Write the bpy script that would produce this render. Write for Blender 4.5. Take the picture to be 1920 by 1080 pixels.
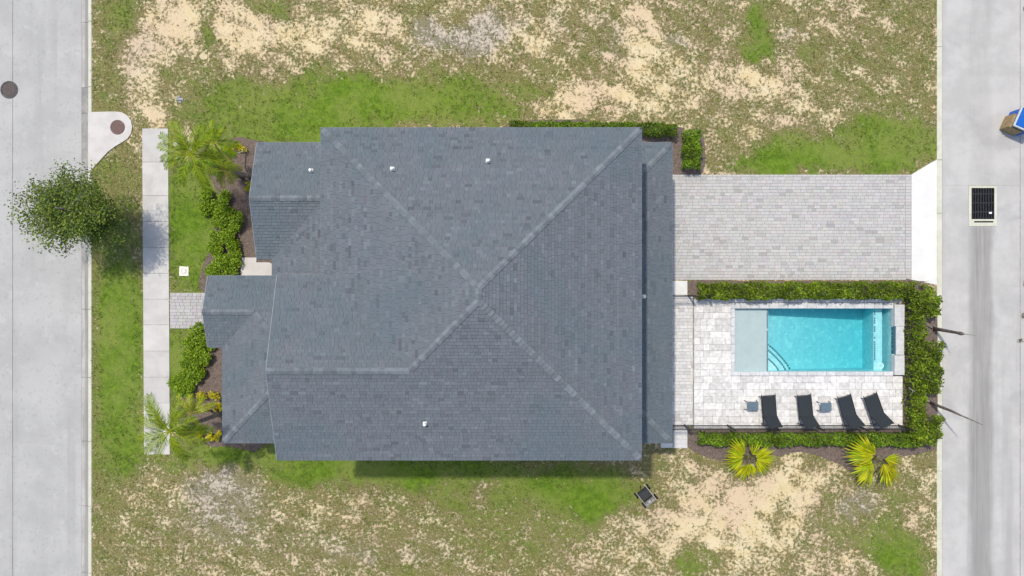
import bpy, math, random
import numpy as np
from mathutils import Vector, Matrix

for o in list(bpy.data.objects):
    bpy.data.objects.remove(o, do_unlink=True)
scn = bpy.context.scene
C = scn.collection
R = math.radians
rnd = random.Random(11)
nrg = np.random.default_rng(5)

# ------------------------------------------------------------------ camera, sky, sun, exposure
S = 38.4            # survey units per metre on the ground plan
H = 33.333          # drone height
cam_d = bpy.data.cameras.new('camera')
cam_d.lens = 24.0
cam_d.sensor_width = 36.0
cam_d.clip_end = 2000
cam = bpy.data.objects.new('camera', cam_d)
C.objects.link(cam)
cam.location = (0, 0, H)
scn.camera = cam

SUN_DIR = Vector((65, -93, -238)).normalized()      # direction the light travels
w = bpy.data.worlds.new('World')
scn.world = w
w.use_nodes = True
nt = w.node_tree
sky = nt.nodes.new('ShaderNodeTexSky')
sky.sky_type = 'NISHITA'
sky.sun_disc = False
sky.sun_elevation = math.asin(-SUN_DIR.z)
sky.sun_rotation = math.atan2(-SUN_DIR.x, -SUN_DIR.y)
sky.air_density = 1.0
sky.dust_density = 2.0
sky.ozone_density = 0.6
bg = nt.nodes['Background']
nt.links.new(sky.outputs[0], bg.inputs[0])
bg.inputs[1].default_value = 0.15

sun_d = bpy.data.lights.new('sun', 'SUN')
sun_d.energy = 2.65
sun_d.angle = R(2.0)
sun_d.color = (1.0, 0.94, 0.82)
sun = bpy.data.objects.new('sun', sun_d)
C.objects.link(sun)
sun.location = (-15, 20, 50)
sun.rotation_euler = SUN_DIR.to_track_quat('-Z', 'Y').to_euler()

vs = scn.view_settings
vs.view_transform = 'Standard'
vs.look = 'None'
vs.exposure = 0.25
vs.gamma = 1.0
vs.use_curve_mapping = False
scn.render.resolution_x = 1024
scn.render.resolution_y = 576

# ------------------------------------------------------------------ helpers
def G(px, py, z=0.0):
    """plan position of something whose survey reading was taken at height z"""
    k = (H - z) / H
    return Vector(((px - 960) / S * k, (540 - py) / S * k, z))

def T(tx, ty, z=0.0):
    return Vector(((tx - 960) / S, (540 - ty) / S, z))

def tag(o, label=None, cat=None, group=None, kind=None):
    if label: o['label'] = label
    if cat: o['category'] = cat
    if group: o['group'] = group
    if kind: o['kind'] = kind
    return o

def empty(name, loc, label, cat, group=None, rz=0.0):
    o = bpy.data.objects.new(name, None)
    o.empty_display_size = 0.3
    C.objects.link(o)
    o.location = loc
    o.rotation_euler = (0, 0, rz)
    return tag(o, label, cat, group)

def link(name, me, parent=None, world=True):
    o = bpy.data.objects.new(name, me)
    C.objects.link(o)
    if parent is not None:
        o.parent = parent
        if world:
            o.matrix_parent_inverse = Matrix.Translation(-Vector(root_loc(parent)))
    return o

def root_loc(p):
    # a part already sits in world space; only a thing's own Empty has an offset
    return p.location if p.parent is None else Vector((0, 0, 0))

def setcol(me, cols):
    a = me.color_attributes.new('Col', 'FLOAT_COLOR', 'POINT')
    arr = np.ones((len(me.vertices), 4), dtype=np.float32)
    arr[:, :3] = np.asarray(cols, dtype=np.float32)
    a.data.foreach_set('color', arr.ravel())

def mesh(name, verts, faces, mat, cols=None, smooth=False):
    me = bpy.data.meshes.new(name)
    me.from_pydata([tuple(v) for v in verts], [], [tuple(f) for f in faces])
    if cols is not None: setcol(me, cols)
    if smooth:
        me.polygons.foreach_set('use_smooth', [True] * len(me.polygons))
    if mat: me.materials.append(mat)
    me.update()
    return me

def npmesh(name, V, nper, mat, cols=None):
    """V: (N*nper,3) vertices, consecutive nper verts form a face"""
    V = np.asarray(V, dtype=np.float32)
    n = len(V); nf = n // nper
    me = bpy.data.meshes.new(name)
    me.vertices.add(n)
    me.vertices.foreach_set('co', V.ravel())
    me.loops.add(n)
    me.loops.foreach_set('vertex_index', np.arange(n, dtype=np.int32))
    me.polygons.add(nf)
    me.polygons.foreach_set('loop_start', np.arange(0, n, nper, dtype=np.int32))
    me.polygons.foreach_set('loop_total', np.full(nf, nper, dtype=np.int32))
    if cols is not None: setcol(me, cols)
    me.materials.append(mat)
    me.update(calc_edges=True)
    return me

class MB:
    def __init__(s): s.v = []; s.f = []; s.c = []
    def add(s, vs_, fs, col=None):
        b = len(s.v)
        s.v += [tuple(v) for v in vs_]
        s.f += [tuple(i + b for i in f) for f in fs]
        if col is not None: s.c += [col] * len(vs_)
        return s
    def box(s, x0, x1, y0, y1, z0, z1, col=None, ch=0.0):
        if x0 > x1: x0, x1 = x1, x0
        if y0 > y1: y0, y1 = y1, y0
        if ch <= 0:
            vv = [(x0,y0,z0),(x1,y0,z0),(x1,y1,z0),(x0,y1,z0),(x0,y0,z1),(x1,y0,z1),(x1,y1,z1),(x0,y1,z1)]
            ff = [(3,2,1,0),(4,5,6,7),(0,1,5,4),(1,2,6,5),(2,3,7,6),(3,0,4,7)]
        else:
            zc = z1 - ch
            vv = [(x0,y0,z0),(x1,y0,z0),(x1,y1,z0),(x0,y1,z0),(x0,y0,zc),(x1,y0,zc),(x1,y1,zc),(x0,y1,zc),
                  (x0+ch,y0+ch,z1),(x1-ch,y0+ch,z1),(x1-ch,y1-ch,z1),(x0+ch,y1-ch,z1)]
            ff = [(3,2,1,0),(0,1,5,4),(1,2,6,5),(2,3,7,6),(3,0,4,7),(8,9,10,11),(4,5,9,8),(5,6,10,9),(6,7,11,10),(7,4,8,11)]
        return s.add(vv, ff, col)
    def tube(s, pts, radii, n=8, col=None, cap=True):
        pts = [Vector(p) for p in pts]
        if not hasattr(radii, '__len__'): radii = [radii] * len(pts)
        vv = []; ff = []
        for i, p in enumerate(pts):
            d = (pts[min(i+1, len(pts)-1)] - pts[max(i-1, 0)]).normalized()
            a = d.orthogonal().normalized() if i == 0 else (a - d * a.dot(d)).normalized()
            b = d.cross(a)
            for k in range(n):
                t = 2 * math.pi * k / n
                vv.append(p + (a * math.cos(t) + b * math.sin(t)) * radii[i])
        for i in range(len(pts) - 1):
            for k in range(n):
                ff.append((i*n+k, i*n+(k+1) % n, (i+1)*n+(k+1) % n, (i+1)*n+k))
        if cap:
            ff.append(tuple(range(n-1, -1, -1)))
            ff.append(tuple((len(pts)-1)*n + k for k in range(n)))
        return s.add(vv, ff, col)
    def prism(s, poly, z0, z1, col=None):
        """poly: list of (x,y) CCW or CW"""
        a = sum(poly[i][0]*poly[(i+1) % len(poly)][1]-poly[(i+1) % len(poly)][0]*poly[i][1] for i in range(len(poly)))
        if a < 0: poly = poly[::-1]
        n = len(poly)
        vv = [(p[0], p[1], z0) for p in poly] + [(p[0], p[1], z1) for p in poly]
        ff = [tuple(range(n-1, -1, -1)), tuple(range(n, 2*n))]
        for i in range(n):
            j = (i+1) % n
            ff.append((i, j, n+j, n+i))
        return s.add(vv, ff, col)
    def me(s, name, mat, smooth=False):
        return mesh(name, s.v, s.f, mat, s.c if s.c else None, smooth)
    def obj(s, name, mat, parent=None, world=True, smooth=False):
        return link(name, s.me(name, mat, smooth), parent, world)

# ------------------------------------------------------------------ materials
def newmat(name):
    m = bpy.data.materials.new(name)
    m.use_nodes = True
    t = m.node_tree
    b = t.nodes['Principled BSDF']
    return m, t, b

def nd(t, typ, **kw):
    n = t.nodes.new(typ)
    for k, v in kw.items(): setattr(n, k, v)
    return n

def mixc(t, fac, a, b, mode='MIX'):
    n = t.nodes.new('ShaderNodeMix'); n.data_type = 'RGBA'; n.blend_type = mode
    for sock, val in ((n.inputs[0], fac), (n.inputs[6], a), (n.inputs[7], b)):
        if hasattr(val, 'is_linked') or hasattr(val, 'links'): t.links.new(val, sock)
        elif isinstance(val, (int, float)): sock.default_value = val
        else: sock.default_value = (*val[:3], 1)
    return n.outputs[2]

def noise(t, scale, detail=4, rough=0.6, vec=None, dist=0.0):
    n = t.nodes.new('ShaderNodeTexNoise')
    n.inputs['Scale'].default_value = scale
    n.inputs['Detail'].default_value = detail
    n.inputs['Roughness'].default_value = rough
    n.inputs['Distortion'].default_value = dist
    if vec is not None: t.links.new(vec, n.inputs['Vector'])
    return n.outputs['Fac']

def maprange(t, val, a, b, c=0.0, d=1.0, smooth=True):
    n = t.nodes.new('ShaderNodeMapRange')
    n.interpolation_type = 'SMOOTHSTEP' if smooth else 'LINEAR'
    t.links.new(val, n.inputs[0])
    for i, x in zip((1, 2, 3, 4), (a, b, c, d)): n.inputs[i].default_value = x
    return n.outputs[0]

def math_(t, op, a, b):
    n = t.nodes.new('ShaderNodeMath'); n.operation = op
    for i, x in enumerate((a, b)):
        if isinstance(x, (int, float)): n.inputs[i].default_value = x
        else: t.links.new(x, n.inputs[i])
    return n.outputs[0]

def wpos(t, scale=None):
    g = t.nodes.new('ShaderNodeNewGeometry').outputs['Position']
    if scale:
        v = t.nodes.new('ShaderNodeVectorMath'); v.operation = 'MULTIPLY'
        t.links.new(g, v.inputs[0]); v.inputs[1].default_value = scale
        return v.outputs[0]
    return g

def pmat(name, c1, c2, scale=3.0, rough=0.85, bump=0.3, bscale=60, bdist=0.01, objrand=0.0, attr=False,
         speck=None, streak=None, spec=0.3, metal=0.0, lo=0.35, hi=0.65, blotch=None, grime=None):
    """general outdoor material: two tones through noise, optional specks, streaks along Y, blotches, per-object tone"""
    m, t, b = newmat(name)
    P = wpos(t)
    f = maprange(t, noise(t, scale, 6, 0.65, P), lo, hi)
    col = mixc(t, f, c1, c2)
    if attr:
        a = nd(t, 'ShaderNodeVertexColor', layer_name='Col')
        col = mixc(t, 1.0, col, a.outputs[0], 'MULTIPLY')
    if blotch:   # (colour, scale, threshold, strength)
        bf = maprange(t, noise(t, blotch[1], 5, 0.6, P, 0.6), blotch[2], blotch[2] + 0.14, 0, blotch[3])
        col = mixc(t, bf, col, blotch[0])
    if streak:   # (colour, strength, xscale)
        sp = wpos(t, (streak[2], streak[2] * 0.05, 1))
        sf = maprange(t, noise(t, 1.0, 4, 0.6, sp), 0.5, 0.72, 0, streak[1])
        col = mixc(t, sf, col, streak[0])
    if speck:    # (colour, scale, threshold, strength)
        sf = maprange(t, noise(t, speck[1], 2, 0.5, P), speck[2], speck[2] + 0.06, 0, speck[3])
        col = mixc(t, sf, col, speck[0])
    if objrand:
        oi = nd(t, 'ShaderNodeObjectInfo')
        v = maprange(t, oi.outputs['Random'], 0, 1, 1 - objrand, 1 + objrand * 0.6, smooth=False)
        h = nd(t, 'ShaderNodeHueSaturation')
        t.links.new(v, h.inputs['Value']); t.links.new(col, h.inputs['Color'])
        col = h.outputs[0]
    t.links.new(col, b.inputs['Base Color'])
    b.inputs['Roughness'].default_value = rough
    b.inputs['Specular IOR Level'].default_value = spec
    b.inputs['Metallic'].default_value = metal
    if bump:
        bn = nd(t, 'ShaderNodeBump')
        bn.inputs['Strength'].default_value = bump
        bn.inputs['Distance'].default_value = bdist
        t.links.new(noise(t, bscale, 4, 0.6, P), bn.inputs['Height'])
        t.links.new(bn.outputs[0], b.inputs['Normal'])
    return m

def leafmat(name, trans=0.25, rough=0.5):
    m, t, b = newmat(name)
    a = nd(t, 'ShaderNodeVertexColor', layer_name='Col')
    t.links.new(a.outputs[0], b.inputs['Base Color'])
    b.inputs['Roughness'].default_value = rough
    b.inputs['Specular IOR Level'].default_value = 0.25
    tr = nd(t, 'ShaderNodeBsdfTranslucent')
    c2 = mixc(t, 1.0, a.outputs[0], (1.15, 1.2, 0.6), 'MULTIPLY')
    t.links.new(c2, tr.inputs[0])
    mx = nd(t, 'ShaderNodeMixShader'); mx.inputs[0].default_value = trans
    t.links.new(b.outputs[0], mx.inputs[1]); t.links.new(tr.outputs[0], mx.inputs[2])
    t.links.new(mx.outputs[0], t.nodes['Material Output'].inputs[0])
    return m

M = {}
M['road'] = pmat('street concrete', (.365,.362,.352), (.42,.416,.402), 0.5, 0.8, .25, 80, .006, streak=((.315,.312,.302), .6, 1.2),
                 speck=((.31,.308,.30), 6, .60, .45), blotch=((.45,.447,.44), 1.6, .55, .6))
M['alley'] = pmat('alley concrete', (.405,.395,.378), (.475,.463,.443), 0.7, 0.8, .25, 80, .006, streak=((.33,.325,.315), .75, 0.9),
                  speck=((.36,.36,.36), 9, .7, .4), blotch=((.345,.34,.335), .45, .54, .6))
def stain_band(m, xc, hw, ytop, wamp=.55):
    """dirt washed along the low line of the paving"""
    t = m.node_tree; b = t.nodes['Principled BSDF']
    src = b.inputs['Base Color'].links[0].from_socket
    sp = nd(t, 'ShaderNodeSeparateXYZ'); t.links.new(wpos(t), sp.inputs[0])
    wob = math_(t, 'MULTIPLY', math_(t, 'SUBTRACT', noise(t, 1.0, 4, .6, wpos(t, (.5, .35, 1))), .5), wamp)
    dx = math_(t, 'ABSOLUTE', math_(t, 'ADD', math_(t, 'SUBTRACT', sp.outputs[0], xc), wob), 0)
    band = maprange(t, dx, hw*.55, hw*1.15, 1, 0)
    low = maprange(t, sp.outputs[1], ytop-.3, ytop+.5, 1, .22)
    st_ = maprange(t, noise(t, 1.0, 5, .65, wpos(t, (5, .25, 1))), .3, .75, .6, 1)
    fac = math_(t, 'MULTIPLY', math_(t, 'MULTIPLY', band, low), st_)
    col = mixc(t, math_(t, 'MULTIPLY', fac, .95), src, (.25,.242,.23))
    edge = maprange(t, math_(t, 'ABSOLUTE', math_(t, 'SUBTRACT', dx, .1), 0), hw*.3, hw*.95, 1, 0)
    core = math_(t, 'MULTIPLY', math_(t, 'MULTIPLY', edge, low), maprange(t, noise(t, 1.0, 4, .7, wpos(t, (8, .2, 1))), .5, .7, 0, .5))
    col = mixc(t, core, col, (.20,.192,.18))
    t.links.new(col, b.inputs['Base Color'])
stain_band(M['alley'], (1839-960)/38.4, .62, (540-424)/38.4)
M['alley_gutter'] = pmat('stained gutter concrete', (.33,.325,.315), (.41,.405,.39), 0.8, 0.85, .3, 80, .006, streak=((.24,.235,.225), .8, 2.2))
M['kerb_light'] = pmat('kerb concrete', (.50,.50,.40), (.58,.575,.48), 1.5, .85, .3, 70, .006, speck=((.35,.35,.31), 12, .66, .5))
M['gutter'] = pmat('stained gutter pan', (.36,.345,.325), (.46,.445,.425), 1.6, .85, .3, 70, .006, streak=((.24,.225,.21), .6, 7))
stain_band(M['gutter'], (161.5-960)/38.4, .16, 500, .05)
M['gutter_dark'] = pmat('algae stained gutter pan', (.22,.21,.20), (.36,.35,.33), 1.0, .85, .3, 70, .006, streak=((.15,.14,.13), .6, 6))
M['walk'] = pmat('sidewalk concrete', (.47,.452,.43), (.54,.523,.50), 1.2, .85, .25, 90, .004, objrand=.08, blotch=((.40,.385,.375), .9, .58, .5),
                 speck=((.5,.48,.46), 16, .7, .3))
M['apron'] = pmat('new white concrete', (.64,.63,.605), (.70,.69,.665), 1.5, .8, .2, 90, .004, speck=((.56,.545,.52), 7, .66, .4))
M['inlet'] = pmat('inlet concrete', (.50,.475,.45), (.57,.545,.52), 1.4, .85, .25, 90, .004, speck=((.5,.46,.43), 10, .7, .4))
M['paver_drive'] = pmat('driveway paver', (.92,.92,.92), (1.0,1.0,1.0), 12, .85, .35, 90, .005, attr=True)
M['paver_bed'] = pmat('jointing sand', (.33,.32,.305), (.39,.38,.36), 6, .95, .4, 90, .01)
M['paver_deck'] = pmat('pool deck paver', (.55,.535,.52), (.75,.735,.715), 6, .8, .3, 70, .004, objrand=.17, speck=((.40,.39,.39), 12, .63, .75))
M['paver_deck_bed'] = pmat('deck joints', (.38,.37,.36), (.44,.43,.42), 6, .95, .4, 90, .01)
M['paver_small'] = pmat('patio paver', (.92,.92,.92), (1.0,1.0,1.0), 9, .8, .3, 70, .004, attr=True)
M['coping'] = pmat('coping stone', (.50,.505,.515), (.62,.62,.62), 6, .75, .3, 60, .004, objrand=.10)
M['mulch'] = pmat('brown mulch', (.10,.075,.062), (.22,.17,.145), 14, .95, .9, 40, .04, speck=((.30,.25,.215), 22, .62, .7), lo=.3, hi=.7)
M['shingle'] = pmat('asphalt shingle', (.82,.82,.82), (1.0,1.0,1.0), 40, .9, .5, 150, .004, attr=True, spec=.25,
                    blotch=((.092,.130,.150), .16, .47, .45))
M['cap'] = pmat('ridge shingle', (.135,.154,.173), (.168,.191,.212), 5, .9, .4, 150, .004, objrand=.22)
M['deckwood'] = pmat('roof underlay', (.12,.14,.16), (.15,.17,.19), 5, .9, .2, 60)
M['fascia'] = pmat('blue grey fascia', (.19,.215,.235), (.24,.265,.285), 5, .6, .05, 60)
M['wall'] = pmat('white stucco', (.68,.67,.65), (.74,.73,.71), 3, .9, .4, 120, .004)
M['white'] = pmat('white pvc', (.80,.80,.79), (.86,.86,.85), 10, .5, .05, 60)
M['frame'] = pmat('dark frame', (.03,.03,.032), (.04,.04,.042), 10, .4, 0)
M['black'] = pmat('black aluminium', (.012,.012,.013), (.02,.02,.021), 20, .4, 0, spec=.4)
M['sling'] = pmat('charcoal sling fabric', (.018,.024,.029), (.032,.040,.046), 30, .8, .4, 300, .002)
M['tabletop'] = pmat('slate blue table top', (.09,.14,.18), (.13,.185,.225), 20, .6, .2, 60)
M['iron'] = pmat('cast iron', (.05,.047,.047), (.10,.095,.092), 20, .7, .5, 60, .006)
M['rust'] = pmat('rusty iron', (.12,.075,.065), (.17,.11,.10), 16, .8, .5, 60, .006)
M['grate'] = pmat('black grate', (.012,.013,.016), (.025,.027,.03), 10, .7, .3, 60)
M['dark'] = pmat('dark hollow', (.008,.008,.009), (.012,.012,.013), 5, .9, 0)
M['bark'] = pmat('bark', (.16,.135,.115), (.27,.235,.205), 9, .9, .8, 40, .02)
M['palebark'] = pmat('pale bark', (.32,.29,.25), (.43,.39,.34), 9, .9, .6, 40, .02)
M['darkbark'] = pmat('dark bark', (.09,.07,.062), (.17,.135,.12), 9, .9, .8, 40, .02)
M['leaf'] = leafmat('leaf')
M['palmleaf'] = leafmat('palm leaf', .3, .45)
M['blade'] = leafmat('grass blade', .25, .7)
M['crate'] = pmat('weathered plywood', (.24,.17,.085), (.36,.27,.14), 7, .8, .4, 40, .008)
M['blue'] = pmat('blue plastic', (.01,.10,.42), (.015,.13,.5), 5, .4, .05)
M['palegrey'] = pmat('pale grey plastic', (.45,.47,.48), (.55,.57,.58), 8, .5, .05)
M['cartgrey'] = pmat('worn grey steel', (.16,.15,.125), (.26,.245,.21), 14, .6, .4, 60)
M['carttray'] = pmat('black poly tray', (.03,.032,.036), (.05,.052,.058), 14, .6, .3, 60)
M['rubber'] = pmat('rubber', (.012,.011,.010), (.022,.02,.018), 20, .9, .3, 60)
M['cream'] = pmat('cream plastic', (.72,.68,.58), (.80,.76,.66), 12, .6, .2, 60)
M['plaster'] = pmat('aqua pool plaster', (.44,.68,.74), (.54,.76,.81), 4, .7, .3, 50, .006, speck=((.72,.88,.90), 5, .57, .7))
M['shelfplaster'] = pmat('pale pool plaster', (.445,.475,.495), (.49,.515,.535), 2, .7, .2, 50, .006)
M['trim'] = pmat('dark blue glass tile', (.02,.07,.10), (.05,.13,.17), 30, .2, .1, 60)
M['glass'] = pmat('window glass', (.02,.025,.03), (.03,.035,.04), 2, .08, 0, spec=.6)
M['door'] = pmat('painted door', (.10,.13,.16), (.12,.15,.18), 4, .5, .05)

def watermat():
    m, t, b = newmat('pool water')
    t.nodes.remove(b)
    tr = nd(t, 'ShaderNodeBsdfTransparent')
    gl = nd(t, 'ShaderNodeBsdfGlossy'); gl.inputs['Roughness'].default_value = .04
    fr = nd(t, 'ShaderNodeFresnel'); fr.inputs[0].default_value = 1.33
    bn = nd(t, 'ShaderNodeBump'); bn.inputs['Strength'].default_value = .6; bn.inputs['Distance'].default_value = .05
    t.links.new(noise(t, 5.0, 3, .6, wpos(t), .8), bn.inputs['Height'])
    t.links.new(bn.outputs[0], gl.inputs['Normal']); t.links.new(bn.outputs[0], fr.inputs['Normal'])
    mx = nd(t, 'ShaderNodeMixShader')
    t.links.new(fr.outputs[0], mx.inputs[0]); t.links.new(tr.outputs[0], mx.inputs[1]); t.links.new(gl.outputs[0], mx.inputs[2])
    out = t.nodes['Material Output']
    t.links.new(mx.outputs[0], out.inputs['Surface'])
    va = nd(t, 'ShaderNodeVolumeAbsorption')
    va.inputs[0].default_value = (.02, .89, .96, 1); va.inputs[1].default_value = .62
    vsn = nd(t, 'ShaderNodeVolumeScatter')
    vsn.inputs[0].default_value = (.04, .88, 1.0, 1); vsn.inputs['Density'].default_value = .16
    ad = nd(t, 'ShaderNodeAddShader')
    t.links.new(va.outputs[0], ad.inputs[0]); t.links.new(vsn.outputs[0], ad.inputs[1])
    t.links.new(ad.outputs[0], out.inputs['Volume'])
    return m
M['water'] = watermat()

# ------------------------------------------------------------------ ground fields (lush / bare / grey)
# plan-survey patches: (x, y, rx, ry, lush, bare, grey, weight)
PATCH = [
 # lot to the north
 (960,80,900,150,.22,.50,.25,1), (345,45,75,50,.05,.92,.10,.9), (262,110,45,75,.05,.85,.45,.9), (460,55,75,42,.05,.88,.05,.9),
 (575,75,55,45,.05,.85,.15,.9), (690,50,60,35,.1,.75,.1,.8), (225,30,38,45,.75,.12,.0,.9), (395,55,22,35,.7,.15,.05,.9),
 (505,20,30,30,.65,.2,.0,.8), (560,130,50,40,.35,.55,.2,.7), (330,140,60,25,.55,.3,.1,.6), (205,160,30,160,.45,.25,.15,.8), (290,215,22,28,.05,.85,0,.9),
 (640,140,90,40,.3,.5,.3,.7), (780,25,40,35,.55,.25,.1,.7), (810,60,45,40,.2,.6,.85,.8), (900,65,50,38,.1,.72,.85,.9), (860,85,40,25,.1,.62,.9,.8), (1140,70,45,30,.2,.5,.85,.8), (1260,75,30,25,.15,.55,.9,.8), (985,50,40,40,.15,.7,.6,.7),
 (1000,15,35,25,.4,.35,.2,.6), (1025,80,35,40,.1,.75,.2,.7), (1090,90,40,40,.35,.28,.2,.7), (1060,30,45,30,.2,.55,.5,.7), (1210,35,45,45,.05,.88,.05,.9),
 (1205,110,35,45,.05,.85,.1,.8), (1150,60,35,35,.35,.4,.3,.6), (860,120,70,35,.25,.42,.45,.7), (960,140,120,30,.35,.32,.2,.7),
 (1270,40,35,40,.35,.4,.1,.7), (1330,50,40,50,.3,.42,.05,.7), (1430,45,35,40,.85,.15,0,.9), (1430,95,22,25,.85,.2,0,.9), (1500,30,60,40,.3,.4,.1,.7),
 (1480,80,22,25,.1,.7,.7,.8), (1515,95,30,25,.8,.15,0,.8), (1580,40,60,40,.15,.65,.2,.7), (1630,15,50,25,.3,.5,.4,.6), (1700,20,50,30,.55,.3,.0,.7),
 (1600,100,120,50,.25,.28,.05,.7), (1720,80,40,80,.3,.35,.1,.6), (1762,40,12,70,.1,.7,0,.8),
 (1400,155,70,35,.05,.85,.05,.9), (1460,150,50,35,.1,.72,.2,.8), (1500,195,60,35,.15,.62,.25,.7), (1560,160,45,30,.2,.38,.15,.7), (1640,150,70,30,.2,.5,.2,.7),
 (1340,175,50,40,.2,.58,.1,.7), (1270,150,60,40,.2,.65,.1,.7), (1625,185,35,25,.65,.25,.1,.7), (1700,195,40,25,.55,.3,.1,.7), (1735,170,20,60,.45,.3,.3,.7),
 (1060,185,95,22,.05,.88,.0,.9), (1170,185,80,25,.1,.8,0,.85), (1260,190,60,20,.2,.65,0,.8), (1390,215,120,25,.35,.45,.0,.7),
 (1340,250,60,30,.35,.42,.05,.7), (1440,255,55,35,.1,.62,0,.8), (1500,235,50,20,.1,.68,.05,.7), (1380,300,40,22,.3,.5,0,.6),
 # lush strips by the house, north
 (700,185,260,45,.92,.06,0,1), (560,215,200,40,.88,.08,0,1), (450,190,90,45,.75,.15,.0,.9), (920,215,60,22,.75,.15,0,.8), (990,165,50,14,.7,.2,0,.7),
 (1600,285,190,38,.92,.05,0,1), (1650,245,110,25,.85,.08,0,.9), (1480,305,110,22,.9,.06,0,.95), (1540,255,70,14,.45,.4,0,.6),
 # lawn by the street
 (222,560,50,60,.7,.12,0,1), (222,340,50,55,.45,.22,0,1), (222,430,50,45,.55,.22,.05,.9), (222,670,52,180,.97,.02,0,1), (222,840,55,60,.85,.08,0,1),
 (200,960,28,150,.55,.2,.1,.9), (360,440,60,110,.98,.02,0,1), (360,350,50,50,.85,.05,0,.8), (330,680,30,80,.9,.04,0,1),
 # lot to the south
 (960,1000,900,110,.3,.48,.25,1), (440,855,120,40,.8,.1,.05,1), (700,880,320,40,.85,.08,0,1), (1060,935,170,50,.95,.03,0,1), (870,940,120,30,.65,.25,.1,.8),
 (400,905,60,30,.15,.65,.8,.9), (480,880,40,25,.4,.4,.6,.7), (330,990,60,60,.3,.55,.5,.8), (430,960,70,60,.2,.6,.75,.9), (270,1020,50,60,.4,.45,.2,.8), (560,930,60,30,.35,.45,.3,.7),
 (610,960,90,45,.1,.52,.0,.8), (570,1020,80,50,.2,.5,.35,.8), (680,1040,80,35,.2,.55,.7,.8), (760,975,80,40,.35,.45,.1,.8), (820,1030,60,30,.3,.5,.6,.8),
 (900,1000,90,45,.45,.42,.2,.8), (900,930,25,20,.2,.55,.6,.7), (1000,965,50,40,.45,.4,.35,.7), (980,1040,90,40,.4,.45,.2,.8), (1090,1000,90,45,.55,.4,.0,.8),
 (1130,1050,90,35,.25,.6,.1,.8), (1190,990,50,30,.2,.65,.1,.8), (760,1070,90,20,.6,.3,.1,.7), (1290,930,60,45,.05,.80,.05,.95), (1420,960,110,55,.03,.92,.02,1), (1300,1000,90,50,.08,.80,.1,.9),
 (1500,900,70,35,.05,.88,.05,.9), (1360,1050,90,40,.25,.68,.1,.8), (1440,1010,70,35,.15,.72,.25,.7), (1450,965,25,25,.4,.3,.1,.7), (1305,1060,35,25,.75,.2,0,.8),
 (1280,900,40,18,.1,.6,.3,.7), (1230,880,35,40,.4,.4,.1,.7), (1540,1010,60,50,.3,.55,.1,.7), (1580,960,50,40,.55,.35,.1,.7), (1610,950,40,25,.2,.6,.8,.8),
 (1650,1020,80,60,.65,.28,.1,.9), (1690,1040,50,40,.85,.1,0,.9), (1720,900,30,60,.3,.5,.1,.8), (1725,960,20,50,.15,.75,.1,.8), (1570,1065,70,25,.1,.7,.1,.8), (1520,870,25,20,.35,.4,.3,.6),
 (1690,930,40,30,.6,.3,.05,.7), (1560,920,35,25,.45,.4,.2,.6),
 (575,262,150,26,.85,.08,0,1), (178,560,9,420,.42,.16,.05,.75), (300,1000,60,60,.4,.42,.35,.6), (500,1000,150,60,.3,.42,.5,.6), (760,1010,160,50,.4,.42,.35,.5), (980,1010,110,50,.55,.33,.2,.6), (600,955,70,30,.12,.5,.05,.7),
]
def fields(px, py):
    px = np.asarray(px, float); py = np.asarray(py, float)
    edge = np.clip((px - 330) / 60, 0, 1)
    wx_ = sum(np.sin(px*f+py*g+h)*a for f, g, h, a in ((.031,.023,.3,11),(.067,-.052,1.1,7),(-.11,.09,2.2,4.5),(.19,.17,.7,3)))
    wy_ = sum(np.sin(px*f+py*g+h)*a for f, g, h, a in ((.027,-.035,2.3,9),(.061,.071,.4,6),(.13,-.10,1.9,4),(-.2,.16,.2,3)))
    px0, py0 = px, py
    px = px + wx_*edge; py = py + wy_*edge
    F = np.zeros(px.shape + (3,)); F[..., 0] = .3; F[..., 1] = .5; F[..., 2] = .2
    for (x, y, rx, ry, a, b, c, wt) in PATCH:
        d = np.sqrt(((px - x) / rx) ** 2 + ((py - y) / ry) ** 2)
        wgt = wt * np.clip(1.35 - d, 0, 1) ** 0.8
        F += wgt[..., None] * (np.array([a, b, c]) - F)
    mot = sum(np.sin(px0*f+py0*g+h)*a for f, g, h, a in ((.09,.05,.5,.07),(-.06,.11,1.7,.07),(.17,-.13,.9,.05),(.05,-.19,2.6,.05)))
    near = np.clip(np.minimum(np.minimum(px0+280, 2200-px0), np.minimum(py0+105, 1190-py0))/60, 0, 1)
    mot = mot * near
    wild = np.clip(1.25 - F[..., 0]*1.5, 0, 1)
    F[..., 1] = np.clip(F[..., 1] + mot*wild + .03*wild, 0, 1)
    F[..., 0] = np.clip(F[..., 0] + .9*wild*np.roll(mot, 3, axis=0)*(F[..., 0] > .12), 0, 1)
    return F

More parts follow.
